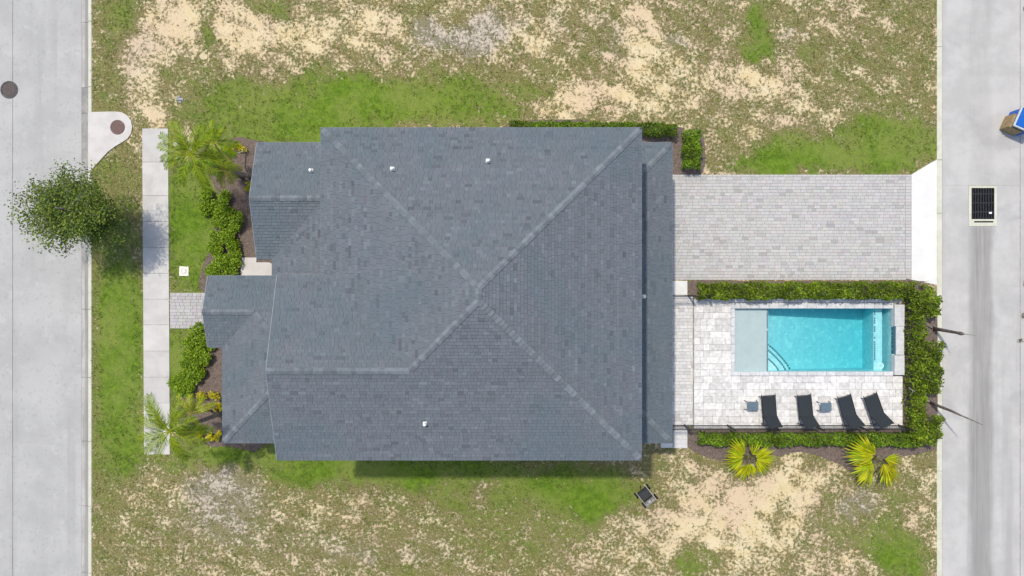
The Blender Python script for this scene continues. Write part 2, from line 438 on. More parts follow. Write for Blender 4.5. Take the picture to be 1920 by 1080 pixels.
# ground sheet with the pool pit and the sunken street left open
POOL = (1377, 1674, 578, 697)
KERB_X = 168.5
xs = sorted(set([-9000, -3500, -1500] + list(np.arange(-300, 2240, 8.0)) + [3500, 5500, 10500] + [1376.5, 1674.5, 1820.5, 1864.5, KERB_X]))
ys = sorted(set([-7000, -2500, -800] + list(np.arange(-120, 1210, 8.0)) + [2000, 3500, 8000] + [577.5, 697.5, 352, 411.5]))
xs = [x for x in xs if not (KERB_X - 6 < x < KERB_X)]
XX, YY = np.meshgrid(xs, ys)
FF = fields(XX, YY)
zz = np.where(XX < KERB_X - 1, -0.3, 0.0)
nx, ny = len(xs), len(ys)
gv = [((XX[j, i] - 960) / S, (540 - YY[j, i]) / S, zz[j, i]) for j in range(ny) for i in range(nx)]
gf = []
for j in range(ny - 1):
    for i in range(nx - 1):
        if xs[i] >= 1376 and xs[i+1] <= 1675 and ys[j] >= 577 and ys[j+1] <= 698: continue
        if xs[i] >= 1820 and xs[i+1] <= 1865 and ys[j] >= 351.5 and ys[j+1] <= 412: continue
        gf.append((j*nx+i, (j+1)*nx+i, (j+1)*nx+i+1, j*nx+i+1))

def groundmat():
    m, t, b = newmat('lawn and sandy soil')
    a = nd(t, 'ShaderNodeVertexColor', layer_name='Col')
    sep = nd(t, 'ShaderNodeSeparateColor'); t.links.new(a.outputs[0], sep.inputs[0])
    lush, bare, grey = sep.outputs
    P = wpos(t)
    n_f = noise(t, 6.5, 7, .72, P, .35)     # clumps
    n_g = noise(t, 2.6, 5, .65, P, .4)
    n_m = noise(t, 1.1, 4, .6, P)
    n_c = noise(t, .35, 3, .6, P)
    n_d = noise(t, 24, 4, .65, P)
    n_e = noise(t, 13, 4, .7, P)
    sand = mixc(t, maprange(t, n_m, .35, .65), (.65,.52,.29), (.69,.58,.37))
    sand = mixc(t, maprange(t, n_c, .42, .62), sand, (.64,.50,.335))
    gsand = mixc(t, maprange(t, n_f, .35, .65), (.40,.345,.29), (.55,.49,.40))
    sand = mixc(t, maprange(t, grey, .2, .8), sand, gsand)
    sand = mixc(t, maprange(t, n_e, .52, .70, 0, .55), sand, (.40,.30,.15))
    dry = mixc(t, maprange(t, n_d, .32, .68), (.105,.098,.031), (.275,.245,.105))
    dry = mixc(t, maprange(t, n_m, .4, .66, 0, .8), dry, (.125,.158,.037))
    dry = mixc(t, maprange(t, n_g, .52, .70, 0, .7), dry, (.22,.165,.09))
    dry = mixc(t, maprange(t, n_e, .55, .65, 0, .8), dry, (.56,.47,.26))
    dry = mixc(t, math_(t, 'MULTIPLY', maprange(t, grey, .35, .8), .6), dry, (.26,.235,.165))
    lushc = mixc(t, maprange(t, noise(t, 3.2, 7, .74, P, .3), .32, .68), (.072,.142,.012), (.165,.255,.026))
    lushc = mixc(t, maprange(t, n_c, .40, .62, 0, .7), lushc, (.21,.25,.06))
    lushc = mixc(t, maprange(t, n_e, .55, .72, 0, .35), lushc, (.055,.105,.014))
    veg = mixc(t, maprange(t, math_(t, 'ADD', lush, math_(t, 'MULTIPLY', math_(t, 'SUBTRACT', n_g, .5), .8)), .30, .86), dry, lushc)
    s = math_(t, 'ADD', bare, math_(t, 'MULTIPLY', math_(t, 'SUBTRACT', n_f, .5), 2.5))
    s = math_(t, 'ADD', s, math_(t, 'MULTIPLY', math_(t, 'SUBTRACT', n_m, .5), .8))
    s = math_(t, 'ADD', s, math_(t, 'MULTIPLY', math_(t, 'SUBTRACT', n_g, .5), .7))
    sm = maprange(t, s, .38, .80)
    col = mixc(t, sm, veg, sand)
    t.links.new(col, b.inputs['Base Color'])
    b.inputs['Roughness'].default_value = .95
    b.inputs['Specular IOR Level'].default_value = .1
    bn = nd(t, 'ShaderNodeBump'); bn.inputs['Strength'].default_value = .8; bn.inputs['Distance'].default_value = .05
    t.links.new(math_(t, 'SUBTRACT', n_d, math_(t, 'MULTIPLY', sm, .8)), bn.inputs['Height'])
    t.links.new(bn.outputs[0], b.inputs['Normal'])
    return m
M['ground'] = groundmat()
gme = mesh('ground', gv, gf, M['ground'], FF.reshape(-1, 3))
tag(link('ground', gme), kind='structure')

# ------------------------------------------------------------------ street with kerb and gutter (left)
def rect(x0, x1, y0, y1):
    a = T(x0, y0); b = T(x1, y1)
    return min(a.x, b.x), max(a.x, b.x), min(a.y, b.y), max(a.y, b.y)
def boxT(mb, x0, x1, y0, y1, z0, z1, col=None, ch=0.0):
    r = rect(x0, x1, y0, y1)
    return mb.box(*r, z0, z1, col, ch)

street = tag(MB().obj('street', None), kind='structure')
mb = MB()
yy = [-1500, -420, 40, 520, 1000, 1500, 2600]
for (xa, xb) in ((-900, -420), (-419.2, 20), (21, 150)):
    boxT(mb, xa, xb, -1500, 2600, -.4, -.12)
mb.obj('concrete_lane', M['road'], street)
boxT(MB(), -900, 150, -1500, 2600, -.42, -.135).obj('joint_filler', M['gutter_dark'], street)
kerb = tag(MB().obj('kerb', None), kind='structure')
ky = [-420, -300, -190, -75, 40, 163, 211, 318, 440, 580, 708, 828, 950, 1075, 1200, 1320, 1500]
for i in range(len(ky) - 1):
    a, b_ = ky[i] + .35, ky[i+1] - .35
    inlet = 205 < ky[i] < 318
    x0 = 150.3
    pan = MB()
    r = rect(x0, 165.2, a, b_)
    pan.add([(r[0], r[2], -.4), (r[1], r[2], -.4), (r[1], r[3], -.4), (r[0], r[3], -.4),
             (r[0], r[2], -.118), (r[1], r[2], -.15), (r[1], r[3], -.15), (r[0], r[3], -.118)],
            [(3,2,1,0),(4,5,6,7),(0,1,5,4),(1,2,6,5),(2,3,7,6),(3,0,4,7)])
    pan.obj('gutter_pan', M['gutter_dark'] if 160 < ky[i] < 400 else M['gutter'], kerb)
    if not inlet:
        boxT(MB(), 165.6, 172.2, a, b_, -.4, .025, ch=.02).obj('kerb_stone', M['kerb_light'], kerb)
boxT(MB(), 150, 172, -420, 1500, -.42, -.17).obj('joint_filler', M['gutter_dark'], kerb)

def smooth_poly(pts, n=6):
    out = []
    L = len(pts)
    for i in range(L):
        p0, p1, p2, p3 = (Vector(pts[(i+k-1) % L]) for k in range(4))
        for q in range(n):
            t_ = q / n
            out.append(0.5*((2*p1)+(-p0+p2)*t_+(2*p0-5*p1+4*p2-p3)*t_**2+(-p0+3*p1-3*p2+p3)*t_**3))
    return out
pts = [(166,210.5),(176,210.2),(190,210),(205,209.6),(217,209.5),(229,211),(239,216.5),(246,226),(248.5,238),(246.5,250),(240,260),(229,267.5),(216,275),(203,285),(190,299),(180,310),(173,318),(169,321),(166.2,319)]
r_ = empty('storm_drain_inlet', T(205, 250), 'teardrop shaped pale concrete storm drain inlet slab beside the street kerb', 'drain inlet')
pl = [tuple(T(p[0], p[1])[:2]) for p in pts]
MB().prism(pl, -.39, .045).obj('slab', M['inlet'], r_)
def disc(mb, c, r, z0, z1, n=36, col=None):
    return mb.prism([(c.x + r*math.cos(2*math.pi*k/n), c.y + r*math.sin(2*math.pi*k/n)) for k in range(n)], z0, z1, col)
def ringm(mb, c, r0, r1, z0, z1, n=36):
    vv = []; ff = []
    for k in range(n):
        a = 2*math.pi*k/n; ca, sa = math.cos(a), math.sin(a)
        vv += [(c.x+r0*ca, c.y+r0*sa, z0), (c.x+r1*ca, c.y+r1*sa, z0), (c.x+r1*ca, c.y+r1*sa, z1), (c.x+r0*ca, c.y+r0*sa, z1)]
    for k in range(n):
        a = 4*k; b = 4*((k+1) % n)
        ff += [(a+3, a+2, b+2, b+3), (a+2, a+1, b+1, b+2), (a, a+3, b+3, b)]
    return mb.add(vv, ff)
c = T(221.5, 239)
disc(MB(), c, .315, .03, .055).obj('cover', M['rust'], r_)
ringm(MB(), c, .32, .36, .03, .050).obj('cover_ring', M['rust'], r_)
r_ = empty('manhole', T(14, 167, -.12), 'round dark iron manhole cover set in the street', 'manhole')
c = T(14, 167)
ringm(MB(), c, .36, .43, -.13, -.100).obj('ring', M['iron'], r_)
cv = disc(MB(), c, .35, -.13, -.106).obj('cover', M['iron'], r_)
st = MB(); ringm(st, c, .20, .24, -.107, -.098); ringm(st, c, .09, .12, -.107, -.098)
for k in range(12):
    a = k * math.pi / 6
    p = c + Vector((math.cos(a), math.sin(a), 0)) * .295
    st.box(p.x-.018, p.x+.018, p.y-.018, p.y+.018, -.107, -.098)
st.obj('tread_studs', M['rust'], cv)

# ------------------------------------------------------------------ alley (right)
alley = tag(MB().obj('alley', None), kind='structure')
jy = [-1500, -300, -60, 150, 345, 560, 770, 985, 1200, 2600]
mb = MB()
boxT(mb, 1766.5, 1815.7, 347.5, 2600, -.3, .012); boxT(mb, 1815.7, 1821, 424.3, 2600, -.3, .012)
boxT(mb, 1868.8, 1912, 347.5, 2600, -.3, .012); boxT(mb, 1858, 1868.8, 424.3, 2600, -.3, .012)
boxT(mb, 1766.5, 1912, -1500, 347.3, -.3, .0125)
mb.obj('concrete_lane', M['alley'], alley)
boxT(MB(), 1821, 1858, 424.3, 2600, -.3, .0118).obj('valley_gutter', M['alley'], alley)
mb = MB()
boxT(mb, 1912.8, 2300, -1500, 2600, -.3, .018)
mb.obj('concrete_edge', M['alley'], alley)
rk = tag(MB().obj('ribbon_kerb', None), kind='structure')
ky2 = [-300, -160, -40, 88, 300, 400, 555, 700, 883, 1010, 1150, 1300]
for i in range(len(ky2)-1):
    boxT(MB(), 1756.3, 1766, ky2[i]+.3, ky2[i+1]-.3, -.3, .03, ch=.01).obj('kerb_stone', M['kerb_light'], rk)

r_ = empty('storm_drain', T(1842, 384), 'black rectangular storm drain grate in a pale concrete frame in the alley', 'drain grate')
mb = MB()
boxT(mb, 1816, 1821, 348, 424, -.3, .022); boxT(mb, 1864, 1868.5, 348, 424, -.3, .022)
boxT(mb, 1821, 1864, 348, 352.5, -.3, .021); boxT(mb, 1821, 1864, 411, 424, -.3, .021)
mb.obj('concrete_frame', M['kerb_light'], r_)
boxT(MB(), 1821, 1864, 352.5, 411, -.3, -.12).obj('pit', M['dark'], r_)
for k in range(9):
    x = 1822.5 + k * 5
    boxT(MB(), x, x+2.6, 353, 410.5, -.06, .012).obj('bar', M['grate'], r_)
for k in range(3):
    boxT(MB(), 1821.5, 1863.5, 362+k*17, 365+k*17, -.08, .004).obj('cross_bar', M['grate'], r_)
boxT(MB(), 1826, 1862, 414.5, 417.3, .0, .024).obj('slot', M['dark'], r_)
tag(boxT(MB(), 1854, 1859, 397.5, 401, .013, .03, ch=.006).obj('paper_scrap', M['white']), 'tiny white scrap of paper lying on the black drain grate', 'litter')

# white driveway apron
mb = MB()
mb.prism([tuple(T(*p)[:2]) for p in ((1708.3,327.5),(1755.8,299),(1755.8,534),(1722,527),(1708.3,524.5))], -.3, .035)
tag(mb.obj('driveway_apron', M['apron']), kind='structure')

# ------------------------------------------------------------------ sidewalk, entry path, porch pad
walk = tag(MB().obj('sidewalk', None), kind='structure')
wy = [241, 304, 367, 415.5, 464, 512.5, 561, 609, 658, 707, 755.5, 804, 852]
for i in range(len(wy)-1):
    t0 = (wy[i]-241)/600*3.5; t1 = (wy[i+1]-241)/600*3.5
    y0, y1 = wy[i]+.35, wy[i+1]-.35
    sl = MB().prism([tuple(T(*p)[:2]) for p in ((267.2+t0,y0),(315.5+t0,y0),(315.5+t1,y1),(267.2+t1,y1))], -.1, .03 + rnd.uniform(-.004,.004))
    sl.obj('slab', M['walk'], walk)
MB().prism([tuple(T(*p)[:2]) for p in ((267,241),(315.7,241),(319,852),(270.5,852))], -.12, .012).obj('joint_filler', M['gutter_dark'], walk)

def tone(base, var, tint=.02):
    v = 1 + rnd.uniform(-var, var)
    return tuple(max(0, c_ * v + rnd.uniform(-tint, tint)) for c_ in base)

def paver_field(x0, x1, y0, y1, rowh, lens, zt, base, var, gap=.010, skip=None, darkp=.12, darkc=.72):
    """joined small pavers in running rows; plan coordinates"""
    mb = MB()
    y = y0; row = 0
    while y < y1 - .5:
        yb = min(y + rowh, y1)
        x = x0 - rnd.uniform(0, lens[0] * .9)
        while x < x1 - .3:
            l = rnd.choice(lens); xb = min(x + l, x1); xa = max(x, x0)
            if xb - xa > 1.2 and not (skip and skip((xa+xb)/2, (y+yb)/2)):
                r = rect(xa, xb, y, yb)
                c_ = tone(base, var, .012)
                if rnd.random() < darkp: c_ = tuple(q * darkc for q in c_)
                mb.box(r[0]+gap/2, r[1]-gap/2, r[2]+gap/2, r[3]-gap/2, zt-.05, zt + rnd.uniform(-.0025,.0025), c_, .005)
            x += l
        y = yb; row += 1
    return mb

drv = tag(MB().obj('driveway', None), kind='structure')
boxT(MB(), 1232, 1708, 327.5, 525, -.1, .012).obj('bedding', M['paver_bed'], drv)
o = paver_field(1238, 1697, 332, 521, 5.9, (7.5, 11.5, 11.5, 15), .03, (.465,.452,.435), .08, darkp=.07, darkc=.82).obj('pavers', M['paver_drive'], drv)
o['kind'] = 'stuff'
mb = MB()
for (x0, x1, y0, y1, hor) in ((1238,1708,327.6,331.8,1), (1238,1708,521.2,525,1), (1697.3,1708,332,521,0)):
    n = int((x1-x0)/8.8) if hor else int((y1-y0)/5.9)
    for k in range(n):
        if hor: r = rect(x0+(x1-x0)*k/n, x0+(x1-x0)*(k+1)/n, y0, y1)
        else: r = rect(x0, x1, y0+(y1-y0)*k/n, y0+(y1-y0)*(k+1)/n)
        mb.box(r[0]+.006, r[1]-.006, r[2]+.006, r[3]-.006, -.02, .033+rnd.uniform(-.002,.002), tone((.475,.462,.445), .06, .01), .005)
o = mb.obj('border_pavers', M['paver_drive'], drv); o['kind'] = 'stuff'

ent = tag(MB().obj('entry_path', None), kind='structure')
boxT(MB(), 319, 486, 549, 616, -.1, .012).obj('bedding', M['paver_bed'], ent)
o = paver_field(319.5, 486, 549.5, 615.5, 6, (8, 12, 15), .035, (.44,.425,.42), .08, darkp=.07, darkc=.85).obj('pavers', M['paver_drive'], ent); o['kind'] = 'stuff'
pad = tag(MB().obj('porch_pad', None), kind='structure')
pp = [tuple(T(*p)[:2]) for p in ((452,483),(481,483),(481,492),(505,492),(509,494),(511,498),(511,535),(452,535))]
MB().prism(pp, -.1, .03).obj('slab', M['inlet'], pad)

# ------------------------------------------------------------------ mulch beds
def mulch(name, pts, z=.02, n=3):
    sp = smooth_poly(pts, n)
    cx = sum(p[0] for p in sp)/len(sp); cy = sum(p[1] for p in sp)/len(sp)
    top = [tuple(T(p[0]+(cx-p[0])*.0, p[1])[:2]) for p in sp]
    o = MB().prism(top, -.08, z).obj(name, M['mulch'])
    return tag(o, kind='structure')
BEDS = {
 'north_front': [(472,262),(440,258),(412,272),(396,300),(398,340),(412,372),(402,420),(392,470),(376,512),(378,546),(420,546),(520,540),(560,500),(560,300)],
 'south_front': [(420,618),(384,617),(372,650),(356,690),(338,730),(330,775),(352,812),(392,836),(428,836),(500,832),(520,640)],
 'garage': [(1140,240),(1270,238),(1282,244),(1316,246),(1318,324),(1262,326),(1235,326),(1140,300)],
 'north_wall': [(950,234),(1140,232),(1150,310),(950,310)],
 'pool_north': [(1291,528),(1400,527),(1720,527),(1722,532),(1720,566),(1400,561),(1291,560)],
 'pool_east': [(1691,532),(1722,530),(1748,545),(1756,570),(1757,700),(1756,830),(1745,842),(1700,842),(1691,800),(1691,650)],
 'pool_south': [(1291,804),(1500,803.5),(1690,803),(1750,830),(1745,845),(1660,862),(1600,884),(1570,868),(1500,846),(1440,862),(1380,868),(1300,846)],
}
for k, p in BEDS.items():
    mulch('mulch_bed', p, .02 + .004 * list(BEDS).index(k))

# ------------------------------------------------------------------ roofs
def clip(poly, a, b, c_):
    """keep a*x+b*y<=c"""
    out = []
    n = len(poly)
    for i in range(n):
        p, q = poly[i], poly[(i+1) % n]
        dp, dq = a*p[0]+b*p[1]-c_, a*q[0]+b*q[1]-c_
        if dp <= 1e-9: out.append(p)
        if (dp < -1e-9 and dq > 1e-9) or (dp > 1e-9 and dq < -1e-9):
            t_ = dp/(dp-dq); out.append((p[0]+(q[0]-p[0])*t_, p[1]+(q[1]-p[1])*t_))
    return out
def clip_poly(poly, conv):
    ar = sum(conv[i][0]*conv[(i+1) % len(conv)][1]-conv[(i+1) % len(conv)][0]*conv[i][1] for i in range(len(conv)))
    if ar < 0: conv = conv[::-1]
    for i in range(len(conv)):
        p, q = conv[i], conv[(i+1) % len(conv)]
        a, b = (q[1]-p[1]), -(q[0]-p[0])
        poly = clip(poly, a, b, a*p[0]+b*p[1])
        if len(poly) < 3: return []
    return poly
SL = 1/3.0
DOWN = {'N': (0,-1), 'S': (0,1), 'E': (1,0), 'W': (-1,0)}
EXPO = 5.0     # course exposure on plan
def plane_z(dirn, eave, ze, x, y):
    d = DOWN[dirn]
    dist = (eave - (x*d[0]+y*d[1]))
    return ze + SL * dist / S
def roof_planes(planes, ze, base):
    deck = MB(); sh = MB(); fas = MB()
    for (dirn, eave, polys) in planes:
        d = DOWN[dirn]; e = eave * (d[0]+d[1]); al = (-d[1], d[0])
        for poly in polys:
            P3 = [T(x, y, plane_z(dirn, e, ze, x, y) - .02) for x, y in poly]
            ar = sum(P3[i].x*P3[(i+1) % len(P3)].y-P3[(i+1) % len(P3)].x*P3[i].y for i in range(len(P3)))
            if ar < 0: P3 = P3[::-1]
            n = len(P3)
            lo = [p - Vector((0,0,.14)) for p in P3]
            deck.add(P3 + lo, [tuple(range(n)), tuple(range(2*n-1, n-1, -1))] + [(i, n+i, n+(i+1) % n, (i+1) % n) for i in range(n)])
        allp = [p for poly in polys for p in poly]
        dm = max(e - (x*d[0]+y*d[1]) for x, y in allp)
        am = [x*al[0]+y*al[1] for x, y in allp]
        nrow = int(dm / EXPO) + 1
        for r in range(nrow):
            d0, d1 = r*EXPO - (1.0 if r == 0 else 0), (r+1)*EXPO + .6
            a = min(am) - rnd.uniform(0, 14)
            rowtone = rnd.uniform(-.035, .035)
            while a < max(am):
                wdt = rnd.choice((5, 6.5, 8, 10, 12))
                v = 1 + rowtone + rnd.gauss(0, .042)
                if rnd.random() < .06: v *= rnd.uniform(.74, .86)
                if rnd.random() < .06: v *= 1.14
                cc = (base[0]*v*(1+rnd.uniform(-.03,.05)), base[1]*v, base[2]*v)
                lift = rnd.uniform(.016, .030) * (1.35 if v < .85 else 1)
                dd0 = d0 - rnd.choice((0, 0, 0, .35))
                quad = []
                for (dd, aa) in ((dd0, a+.12), (dd0, a+wdt-.12), (d1, a+wdt-.12), (d1, a+.12)):
                    t_ = e - dd
                    quad.append((d[0]*t_ + al[0]*aa, d[1]*t_ + al[1]*aa))
                for poly in polys:
                    grow = poly
                    q = clip_poly(quad, grow) if r > 0 else clip_poly(quad, expand_eave(grow, d, e))
                    if len(q) < 3: continue
                    vv = []
                    for (x, y) in q:
                        dist = e - (x*d[0]+y*d[1])
                        f = min(1, max(0, (d1 - dist)/(d1 - dd0)))
                        vv.append(T(x, y, plane_z(dirn, e, ze, x, y) + .002 + lift*f))
                    ar = sum(vv[i].x*vv[(i+1) % len(vv)].y-vv[(i+1) % len(vv)].x*vv[i].y for i in range(len(vv)))
                    if ar < 0: vv = vv[::-1]
                    n = len(vv)
                    low = [p - Vector((0,0,.024)) for p in vv]
                    sh.add(vv + low, [tuple(range(n))] + [(i, n+i, n+(i+1) % n, (i+1) % n) for i in range(n)], cc)
                a += wdt
    return deck, sh
def expand_eave(poly, d, e):
    return [(x + d[0]*1.2, y + d[1]*1.2) if abs(e-(x*d[0]+y*d[1])) < .01 else (x, y) for x, y in poly]

UP = [('N', -296, [[(669,296),(1157,296),(913,540)]]),
      ('E', 1157, [[(1157,296),(1157,802),(913,558),(913,540)]]),
      ('S', 802, [[(602,802),(602,661),(810,661),(810,802)], [(810,802),(810,661),(913,558),(1157,802)]]),
      ('N', -520, [[(602,520),(669,520),(810,661),(602,661)]]),
      ('W', -669, [[(669,296),(913,540),(913,558),(810,661),(669,520)]])]
LOW = [('N', -294, [[(528,294),(684,294),(684,392),(528,392)]]),
       ('S', 490, [[(528,392),(652,392),(554,490),(528,490)]]),
       ('W', -554, [[(554,490),(652,392),(684,392),(684,650),(554,520)]]),
       ('N', -520, [[(445,520),(530,520),(530,580),(445,580)], [(530,520),(554,520),(632,598),(632,661),(611,661),(530,580)]]),
       ('S', 640, [[(445,580),(530,580),(470,640),(445,640)]]),
       ('W', -470, [[(470,640),(530,580),(611,661),(470,802)]]),
       ('S', 802, [[(470,802),(611,661),(632,661),(632,802)]]),
       ('E', 1231, [[(1231,294),(1231,802),(1142,713),(1142,383)]]),
       ('N', -294, [[(1142,294),(1231,294),(1142,383)]]),
       ('S', 802, [[(1142,802),(1142,713),(1231,802)]])]
ZU, ZL = 6.2, 3.2
def fixeave(pl):
    # eave given as signed coordinate along the down direction
    out = []
    for dirn, e, polys in pl:
        d = DOWN[dirn]
        val = max(x*d[0]+y*d[1] for poly in polys for x, y in poly)
        out.append((dirn, val * (d[0]+d[1]), polys))
    return out
house = empty('house', T(900, 548), 'two storey white house under a blue grey shingle hip roof', 'house')
BASE = (.138, .157, .178)
dk, sh = roof_planes(fixeave(UP), ZU, BASE)
roof = dk.obj('roof', M['deckwood'], house)
o = sh.obj('shingles', M['shingle'], roof); o['kind'] = 'stuff'
dk, sh = roof_planes(fixeave(LOW[:7]), ZL, BASE)
lroof = dk.obj('lower_roof', M['deckwood'], house)
o = sh.obj('shingles', M['shingle'], lroof); o['kind'] = 'stuff'
dk, sh = roof_planes(fixeave(LOW[7:]), ZL, BASE)
eroof = dk.obj('lower_roof', M['deckwood'], house)
o = sh.obj('shingles', M['shingle'], eroof); o['kind'] = 'stuff'

# ridge and hip caps
cw, ce = .125, .18
def capmesh(k):
    # runs along +x, folded over the ridge, butt end at +x slightly lifted
    mb = MB()
    drop = cw * SL * (.8 if k else 1.0)
    vv = []
    for (x, lift) in ((-ce*.62, .006), (ce*.62, .038)):
        vv += [(x, -cw, lift - drop), (x, 0, lift + .004), (x, cw, lift - drop)]
    low = [(p[0], p[1], p[2]-.02) for p in vv]
    mb.add(vv + low, [(0,3,4,1),(1,4,5,2),(3,9,10,4),(4,10,11,5),(0,6,9,3),(5,11,8,2)])
    return mb.me('ridge_cap', M['cap'])
CAPR, CAPH = capmesh(0), capmesh(1)
def caps(parent, p0, p1, z0, z1, hip):
    a, b = T(*p0, z0), T(*p1, z1)
    if hip: a = a + (b-a).normalized()*.12
    L = (b-a).length; n = max(1, int(L/ce))
    dirv = (a-b).normalized()           # butts face down the hip
    xax = dirv; yax = Vector((0,0,1)).cross(xax).normalized(); zax = xax.cross(yax)
    rot = Matrix((xax, yax, zax)).transposed().to_4x4()
    for k in range(n):
        p = a.lerp(b, (k+.5)/n)
        o = bpy.data.objects.new('ridge_cap', CAPH if hip else CAPR)
        C.objects.link(o)
        o.parent = parent
        o.matrix_parent_inverse = Matrix.Translation(-Vector(root_loc(parent)))
        j = Matrix.Rotation(rnd.uniform(-.06, .06), 4, 'Z')
        o.matrix_basis = Matrix.Translation(p + Vector((0,0,.018 + rnd.uniform(0,.006)))) @ rot @ j
def zu(dist): return ZU + SL*dist/S
def zl(dist): return ZL + SL*dist/S
caps(roof, (669,296), (913,540), ZU, zu(244), 1)
caps(roof, (1157,296), (913,540), ZU, zu(244), 1)
caps(roof, (1157,802), (913,558), ZU, zu(244), 1)
caps(roof, (810,661), (913,558), zu(141), zu(244), 1)
caps(roof, (602,661), (810,661), zu(141), zu(141), 0)
caps(roof, (913,540), (913,558), zu(244), zu(244), 0)
caps(lroof, (528,392), (645,392), zl(98), zl(98), 0)
caps(lroof, (445,580), (530,580), zl(60), zl(60), 0)
caps(lroof, (530,580), (611,661), zl(60), zl(141), 1)
caps(lroof, (470,802), (611,661), ZL, zl(141), 1)
caps(eroof, (1231,294), (1150,375), ZL, zl(81), 1)
caps(eroof, (1231,802), (1150,721), ZL, zl(81), 1)

# fascia boards along the eaves
def fascia(parent, runs, z):
    for (x0, y0, x1, y1) in runs:
        a, b = T(x0, y0), T(x1, y1)
        mb = MB()
        t_ = .012
        mb.box(min(a.x,b.x)-t_, max(a.x,b.x)+t_, min(a.y,b.y)-t_, max(a.y,b.y)+t_, z-.21, z-.012)
        mb.obj('fascia_board', M['fascia'], parent)
fascia(roof, [(669,295,1157,295),(1158,297,1158,801),(602,803,1157,803),(602,519,667,519),(668,297,668,518)], ZU)
fascia(lroof, [(528,293,684,293),(528,491,553,491),(553,493,553,518),(445,519,552,519),(469,643,469,801),(446,641,468,641),(470,803,632,803)], ZL)
fascia(eroof, [(1142,293,1231,293),(1232,295,1232,801),(1142,803,1231,803)], ZL)
def rake(parent, x, ya, yr, yb, z0, zr):
    mb = MB()
    for (y0, y1) in ((ya, yr), (yr, yb)):
        za, zb = (z0, zr) if y0 == ya else (zr, z0)
        p, q = T(x, y0, za), T(x, y1, zb)
        vv = []
        for pt in (p, q):
            for dx in (-.03, .0):
                for dz in (-.2, .006): vv.append((pt.x+dx, pt.y, pt.z+dz))
        mb.add(vv, [(0,1,3,2),(4,6,7,5),(0,4,5,1),(2,3,7,6),(1,5,7,3),(0,2,6,4)])
    mb.obj('rake_board', M['fascia'], parent)
rake(roof, 601.6, 520, 661, 802, ZU, zu(141))
rake(lroof, 527.6, 294, 392, 490, ZL, zl(98))
rake(lroof, 444.6, 520, 580, 640, ZL, zl(60))

# walls
def wallbox(mb, x0, x1, y0, y1, z0, z1): boxT(mb, x0, x1, y0, y1, z0, z1)
mb = MB()
wallbox(mb, 569, 1216, 309, 787, 0, 3.12); wallbox(mb, 543, 568.9, 309.3, 475, 0, 3.12); wallbox(mb, 485, 568.9, 655, 786.7, 0, 3.12)
# gable infills
def gable(mb, x, y0, yr, y1, z0, zr):
    a, b, c_ = T(x, y0, z0), T(x, yr, zr), T(x, y1, z0)
    t_ = Vector((.15, 0, 0))
    mb.add([a, b, c_, a+t_, b+t_, c_+t_], [(0,1,2),(5,4,3),(0,3,4,1),(1,4,5,2),(2,5,3,0)])
gable(mb, 543, 306, 392, 478, 3.12, 3.84)
gable(mb, 460, 530, 580, 630, 3.0, 3.46)
mb.obj('wall', M['wall'], house)
mb = MB()
wallbox(mb, 684, 1142, 311, 787.3, 3.13, 6.12); wallbox(mb, 617, 683.9, 535, 787, 3.13, 6.12)
gable(mb, 617, 533, 661, 789, 6.12, 7.2)
mb.obj('upper_wall', M['wall'], house)
for (x, y) in ((458, 533), (458, 628)):
    boxT(MB(), x-5, x+5, y-5, y+5, 0, 3.05, ch=.02).obj('porch_column', M['white'], house)
def window(axis, at, a, b, z0, z1, name='window', mat='glass', out=1):
    """axis 'x': window in a wall at plan x=at spanning plan y a..b; 'y' likewise"""
    d = 1.2 * out
    o1, o2 = MB(), MB()
    if axis == 'x':
        boxT(o1, at, at+d, a, b, z0, z1); 
        for (p, q, r0, r1) in ((a-2,a,z0,z1),(b,b+2,z0,z1),(a-2,b+2,z1,z1+.06),(a-2,b+2,z0-.06,z0)): boxT(o2, at, at+d*1.8, p, q, r0, r1)
    else:
        boxT(o1, a, b, at, at+d, z0, z1)
        for (p, q, r0, r1) in ((a-2,a,z0,z1),(b,b+2,z0,z1),(a-2,b+2,z1,z1+.06),(a-2,b+2,z0-.06,z0)): boxT(o2, p, q, at, at+d*1.8, r0, r1)
    o = o1.obj(name, M[mat], house)
    o2.obj('frame', M['white'], o)
window('x', 1216, 345, 510, .05, 2.25, 'garage_door', 'white')
window('x', 1216, 600, 690, .1, 2.2, 'patio_door', 'glass')
window('x', 569, 560, 600, .1, 2.2, 'front_door', 'door', -1)
window('x', 543, 360, 425, .9, 2.2, 'window', 'glass', -1)
window('x', 485, 690, 750, .9, 2.2, 'window', 'glass', -1)
for a in (760, 900, 1040):
    window('y', 787.3, a, a+45, 4.1, 5.4, 'window', 'glass', 1)
    window('y', 311, a, a+45, 4.1, 5.4, 'window', 'glass', -1)
    window('y', 787, a, a+45, .9, 2.3, 'window', 'glass', 1)
    window('y', 309, a, a+45, .9, 2.3, 'window', 'glass', -1)
for a in (380, 560, 680): window('x', 1142, a, a+45, 4.5, 5.6, 'window', 'glass', 1)

